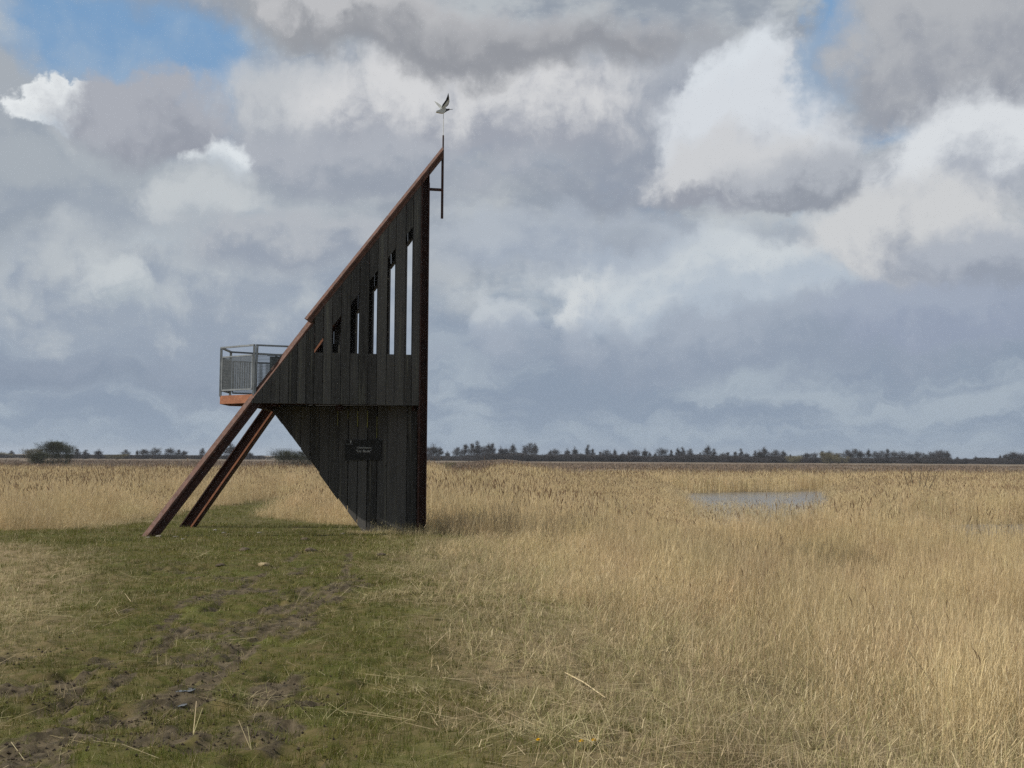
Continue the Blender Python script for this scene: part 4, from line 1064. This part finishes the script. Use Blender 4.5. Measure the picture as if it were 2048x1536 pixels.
for i, (px, yt) in enumerate(SKYR):
    D = R.uniform(610, 690); big = px > 1590
    pr = ('rnd%d' if (big and i % 3) or i % 4 == 0 else 'pop%d') % R.randrange(4)
    far_tree(pr, px, yt - 1, D, tree_label(i), 'tree', 'trees of the distant wood right of the tower', R.uniform(.95, 1.55))
# olive willow shrubs in front of the wood
for px, yt, wf, lb in ((1590, 906, 1.5, 'low olive willow shrub at the gap in the distant wood'), (1655, 899, 1.3, 'tall olive-brown willow shrub against the dense distant wood'), (1685, 906, 1.2, 'small olive willow shrub at the right foot of the tall willow')):
    far_tree('olv%d' % R.randrange(2), px, yt, 560, lb, 'shrub', None, wf, 'willow_shrub')
# left-hand line
for px, yt, D, pr, wf, lb in ((155, 895, 560, 'pop0', 1.1, 'slim dark bare tree just right of the paired bushes'), (172, 898, 560, 'pop1', 1.3, 'second slim bare tree right of the paired bushes'), (197, 895, 560, 'pop2', 1.2, 'lone slim leaning bare tree left of the round pale shrub'),
                              (252, 897, 600, 'rnd0', .8, 'broad bare tree right of the round pale shrub'), (274, 897, 600, 'pop3', .5, 'very thin upright tree left of the bare clump'), (287, 893, 600, 'rnd1', 1.0, 'left tree of the bare clump left of the front leg'),
                              (312, 891, 600, 'rnd2', .9, 'pointed right tree of the bare clump left of the front leg'), (342, 892, 600, 'rnd3', 1.0, 'round tree in the clump nearest the front leg'), (357, 897, 600, 'pop0', 1, 'short slim tree touching the round tree near the front leg'), (368, 897, 600, 'rnd1', .7, 'small bare tree left of the front leg'),
                              (405, 894, 600, 'rnd0', .6, 'bare tree just left behind the front leg'), (460, 883, 600, 'pop1', 1.3, 'tall bare tree seen between the two legs'), (500, 901, 600, 'pop2', 1.4, 'small bare tree right of the rear leg'),
                              (12, 905, 600, 'olv0', 2.2, 'low olive thicket at the left picture edge'), (35, 908, 600, 'olv1', 1.6, 'flat olive shrub left of the pale dome-shaped tree'), (24, 899, 640, 'pop3', 1.2, 'tiny dark tree above the olive thicket at the left edge'),
                              (225, 905, 520, 'olv1', 1.3, 'round pale olive shrub alone in the left tree line'), (-25, 902, 600, 'olv0', 2.0, 'olive shrub cut by the left picture edge')):
    far_tree(pr, px, yt, D, lb, 'shrub' if pr.startswith('olv') else 'tree', 'trees of the left skyline', wf * 1.6, 'willow_shrub' if pr.startswith('olv') else 'bare_tree')
# nearer bushes on the heath
far_tree('olv0', 57, 890, 300, 'pale dome-shaped bush behind the large bush on the left', 'shrub', None, 1.0, 'bush')
far_tree('shr0', 97, 876, 262, 'largest round green-grey bush on the left horizon', 'shrub', None, 1.05, 'bush')
far_tree('shr1', 131, 883, 258, 'dark upright bush right of the largest bush', 'shrub', None, .75, 'bush')
far_tree('shr2', 70, 899, 255, 'low dark bush left of the largest bush', 'shrub', None, 1.3, 'bush')
far_tree('spr0', 568, 892, 235, 'wide flat-topped windswept bush seen under the tower', 'shrub', None, .95, 'bush')
far_tree('shr1', 606, 897, 232, 'dark bush half hidden by the sloping lower wall', 'shrub', None, 1.1, 'bush')
far_tree('olv1', 892, 919, 175, 'low twiggy brown bush at the reed edge right of the tower', 'shrub', None, .9, 'bush')
far_tree('shr0', 977, 923, 300, 'small dark bush on the heath beyond the reed', 'shrub', None, 1.0, 'bush')
# dark undergrowth of the wood
x = np.concatenate([rng.uniform(-60, 340, 1500), rng.uniform(-320, -60, 420)]); y = np.where(x > -60, rng.uniform(600, 680, len(x)), rng.uniform(590, 650, len(x)))
C_UND = bpy.data.collections.new('undergrowth_clump')
for i in range(3): C_UND.objects.link(bpy.data.objects.new('undergrowth_%d' % i, clump_mesh('undergrowth', bare_tree(600 + i, 3.2, 5.0, .05, 420, 'shrub', .12, 1.3)[1], [M['twig']])))
zz = height(x, y); sc = rng.uniform(.9, 1.5, len(x)) * np.where(x > -60, 0.45 + 0.55 * vnoise(x * .06, x * 0 + 3, 5), 0.7)
scatter('undergrowth', np.stack([x, y, zz - .1], -1), np.stack([sc * 1.3, sc * 1.3, sc * np.where(x > -60, 1.0, .7)], -1), C_UND, M['twig'], 0.03)
# bare twiggy sapling standing in the reed on the right
def sapling(px0, py0, D, stems, label):
    q = at_depth(px0, py0, D); zg = float(height(np.array([q[0]]), np.array([D]))[0])
    root = empty('sapling', (q[0], D, zg)); tag(root, label, 'shrub')
    tr, cr = MB(), MB()
    for (tx, ty) in stems:
        t_ = at_depth(tx, ty, D) - np.array([q[0], D, zg]); t_[1] = R.uniform(-.2, .2)
        tr.tube((R.uniform(-.05, .05), 0, -.05), tuple(t_ * .55 + np.array([R.uniform(-.03, .03), 0, 0])), .022, .016, 5); tr.tube(tuple(t_ * .55), tuple(t_), .016, .008, 5)
        for _ in range(5):
            a = t_ * R.uniform(.55, .95); e = a + np.array([R.gauss(0, .14), R.gauss(0, .14), R.uniform(.1, .3)]); cr.tube(tuple(a), tuple(e), .008, .003, 4)
    tr.build('trunk', M['bark'], root); cr.build('twigs', M['bark'], root)
sapling(1832, 960, 60, [(1822, 934), (1842, 930), (1862, 934), (1880, 940), (1806, 945)], 'bare twiggy sapling rising above the reed near the right edge')

# ------------------------------------------------------------------ small things on the ground
def lump_obj(name, x, y, r, mat, label, cat, group=None, flat=.6):
    bm = bmesh.new(); bmesh.ops.create_icosphere(bm, subdivisions=2, radius=1)
    sd_ = R.randrange(1000)
    for v in bm.verts:
        k_ = 0.75 + 0.5 * float(vnoise(np.array([v.co.x * 1.7 + sd_]), np.array([v.co.y * 1.7 + v.co.z * 2.3]), sd_)[0]); v.co = Vector((v.co.x * k_ * r * 1.25, v.co.y * k_ * r, v.co.z * k_ * r * flat))
    me = bpy.data.meshes.new(name); bm.to_mesh(me); bm.free(); me.materials.append(mat)
    o = link(bpy.data.objects.new(name, me)); o.location = (x, y, hz(x, y) + r * flat * .35); o.rotation_euler.z = R.uniform(0, 6)
    return tag(o, label, cat, group)
def stone_mat(name, c0, c1):
    mt, k, b = material(name, .9, 0, .2); pos = k.n('ShaderNodeNewGeometry').outputs['Position']
    g = k.noise(pos, 22, 6, .65); k.put(b.inputs['Base Color'], k.mix(k.ramp(g, .35, .65), c0, c1))
    bp = k.n('ShaderNodeBump'); bp.inputs['Strength'].default_value = .6; bp.inputs['Distance'].default_value = .01; k.put(bp.inputs['Height'], g); k.put(b.inputs['Normal'], bp.outputs[0]); return mt
M['cane'] = stone_mat('cane', (0.48, 0.38, 0.22), (0.62, 0.52, 0.33)); M['stone'] = stone_mat('pale_stone', (0.17, 0.155, 0.13), (0.32, 0.30, 0.26)); M['clod'] = stone_mat('earth_clod', (0.05, 0.038, 0.028), (0.12, 0.092, 0.066)); M['strawclod'] = stone_mat('straw_clod', (0.16, 0.125, 0.07), (0.34, 0.27, 0.16))
for px, py in ((296, 1076), (318, 1074), (352, 1075), (366, 1078), (374, 1072), (448, 1066), (430, 1061), (519, 1066), (686, 1068)):
    x, y = gp(px, py); lump_obj('stone', x, y, R.uniform(.03, .06), M['stone'], 'pale rubble stone in the grass at the feet of the tower legs', 'stone', 'rubble stones by the tower legs', .45)
for px, py, r, lb in ((490, 1101, .10, 'dark earth clod on the track in front of the rear leg'), (622, 1102, .10, 'dark clod lying flat on the track below the sign'), (610, 1081, .09, 'brown clod near the foot of the lower wall'), (441, 1132, .06, 'small dark clod left of the straw-coloured clod'), (762, 1113, .07, 'small clod where the track meets the reed right of the keel')):
    x, y = gp(px, py); lump_obj('earth_clod', x, y, r, M['clod'], lb, 'clod', 'earth clods on the track', .45)
x, y = gp(527, 1130); lump_obj('earth_clod', x, y, .085, M['strawclod'], 'straw-coloured clod in the middle of the track', 'clod', 'earth clods on the track', .5)
# loose crumbs of mud
n = 900; ci = rng.integers(0, len(MUD), n); mx = np.array(MUD)
x = mx[ci, 0] + rng.normal(0, 1, n) * mx[ci, 2] * .9; y = mx[ci, 1] + rng.normal(0, 1, n) * mx[ci, 3] * .9; xa, ya = sample(5.0, 16, 60); ka = (mud_at(xa, ya) > 0.33) & (rng.random(len(xa)) < .8); x = np.concatenate([x, xa[ka]]); y = np.concatenate([y, ya[ka]]); z = height(x, y)
v, f = [], []
for a, b_, c_ in zip(x, y, z):
    r = R.uniform(.004, .016); o_ = len(v)
    for d_ in ((1, 0, 0), (-.5, .9, 0), (-.6, -.8, 0), (.1, .1, .8), (0, 0, -.6)): v.append((a + d_[0] * r * R.uniform(.7, 1.3), b_ + d_[1] * r * R.uniform(.7, 1.3), c_ + r * .3 + d_[2] * r))
    f += [(o_, o_ + 1, o_ + 3), (o_ + 1, o_ + 2, o_ + 3), (o_ + 2, o_, o_ + 3), (o_ + 1, o_, o_ + 4), (o_ + 2, o_ + 1, o_ + 4), (o_, o_ + 2, o_ + 4)]
tag(mesh_obj('mud_crumbs', v, f, M['clod']), kind='stuff')
# yellow flowers
my, k, b = material('petal_yellow', .6, 0, .2); b.inputs['Base Color'].default_value = (0.75, 0.48, 0.02, 1)
mg, k, b = material('stalk_green', .6, 0, .2); b.inputs['Base Color'].default_value = (0.10, 0.16, 0.04, 1)
for px, py, lb in ((1075, 1489, 'yellow dandelion flower, leftmost in the grass at the bottom'), (1161, 1490, 'yellow dandelion flower, middle one of the three at the bottom'), (1186, 1481, 'yellow dandelion flower, rightmost of the three at the bottom'), (1602, 1320, 'yellow dandelion flower alone at the reed edge on the right')):
    x, y = gp(px, py + 8); z = hz(x, y); root = empty('dandelion', (x, y, z)); tag(root, lb, 'flower')
    mb = MB(); mb.tube((0, 0, -.01), (.004, 0, .055), .002, .002, 5); mb.build('stalk', mg, root)
    mb = MB()
    for ring, (rr, zz_) in enumerate(((.016, .058), (.011, .063), (.006, .066))):
        for q in range(9):
            a = 2 * PI * (q + ring * .5) / 9; c_, s_ = math.cos(a), math.sin(a)
            mb.add([(.004 + c_ * .002 - s_ * .002, s_ * .002 + c_ * .002, .056), (.004 + c_ * rr - s_ * .004, s_ * rr + c_ * .004, zz_), (.004 + c_ * rr + s_ * .004, s_ * rr - c_ * .004, zz_), (.004 + c_ * .002 + s_ * .002, s_ * .002 - c_ * .002, .056)], [(0, 1, 2, 3)])
    mb.build('petals', my, root)
# long fallen canes
for px0, py0, px1, py1, z1, lb in ((1900, 1420, 1808, 1290, .55, 'long pale broken cane leaning in the reed at the lower right'), (1130, 1345, 1210, 1395, .02, 'short pale cane lying in the grass right of the track')):
    a = ground_px(px0, py0, 0); za = hz(a[0], a[1]); a = ground_px(px0, py0, za + .02); b_ = at_depth(px1, py1, a[1] - .1)
    if z1 < .1: b_ = ground_px(px1, py1, za + .03)
    mb = MB(); mid = (a + b_) / 2 + np.array([0, 0, .015]); mb.tube(a - np.array([a[0], a[1], za]), mid - np.array([a[0], a[1], za]), .0055, .005, 6); mb.tube(mid - np.array([a[0], a[1], za]), b_ - np.array([a[0], a[1], za]), .005, .004, 6)
    o = mb.build('cane', M['cane'] if 'cane' in M else M['inner_wood'], None); o.location = (a[0], a[1], za); tag(o, lb, 'cane')

# ------------------------------------------------------------------ damp air over the marsh
mh = bpy.data.materials.new('haze'); mh.use_nodes = True; ntr = mh.node_tree; ntr.nodes.clear()
vo = ntr.nodes.new('ShaderNodeVolumePrincipled'); vo.inputs['Color'].default_value = (0.86, 0.91, 1.0, 1); vo.inputs['Density'].default_value = 0.00013; vo.inputs['Anisotropy'].default_value = 0.2
ntr.links.new(vo.outputs[0], ntr.nodes.new('ShaderNodeOutputMaterial').inputs['Volume'])
mb = MB(); mb.box((-2100, -160, -3.2), (2100, 3200, 16)); tag(mb.build('haze', mh), kind='stuff')
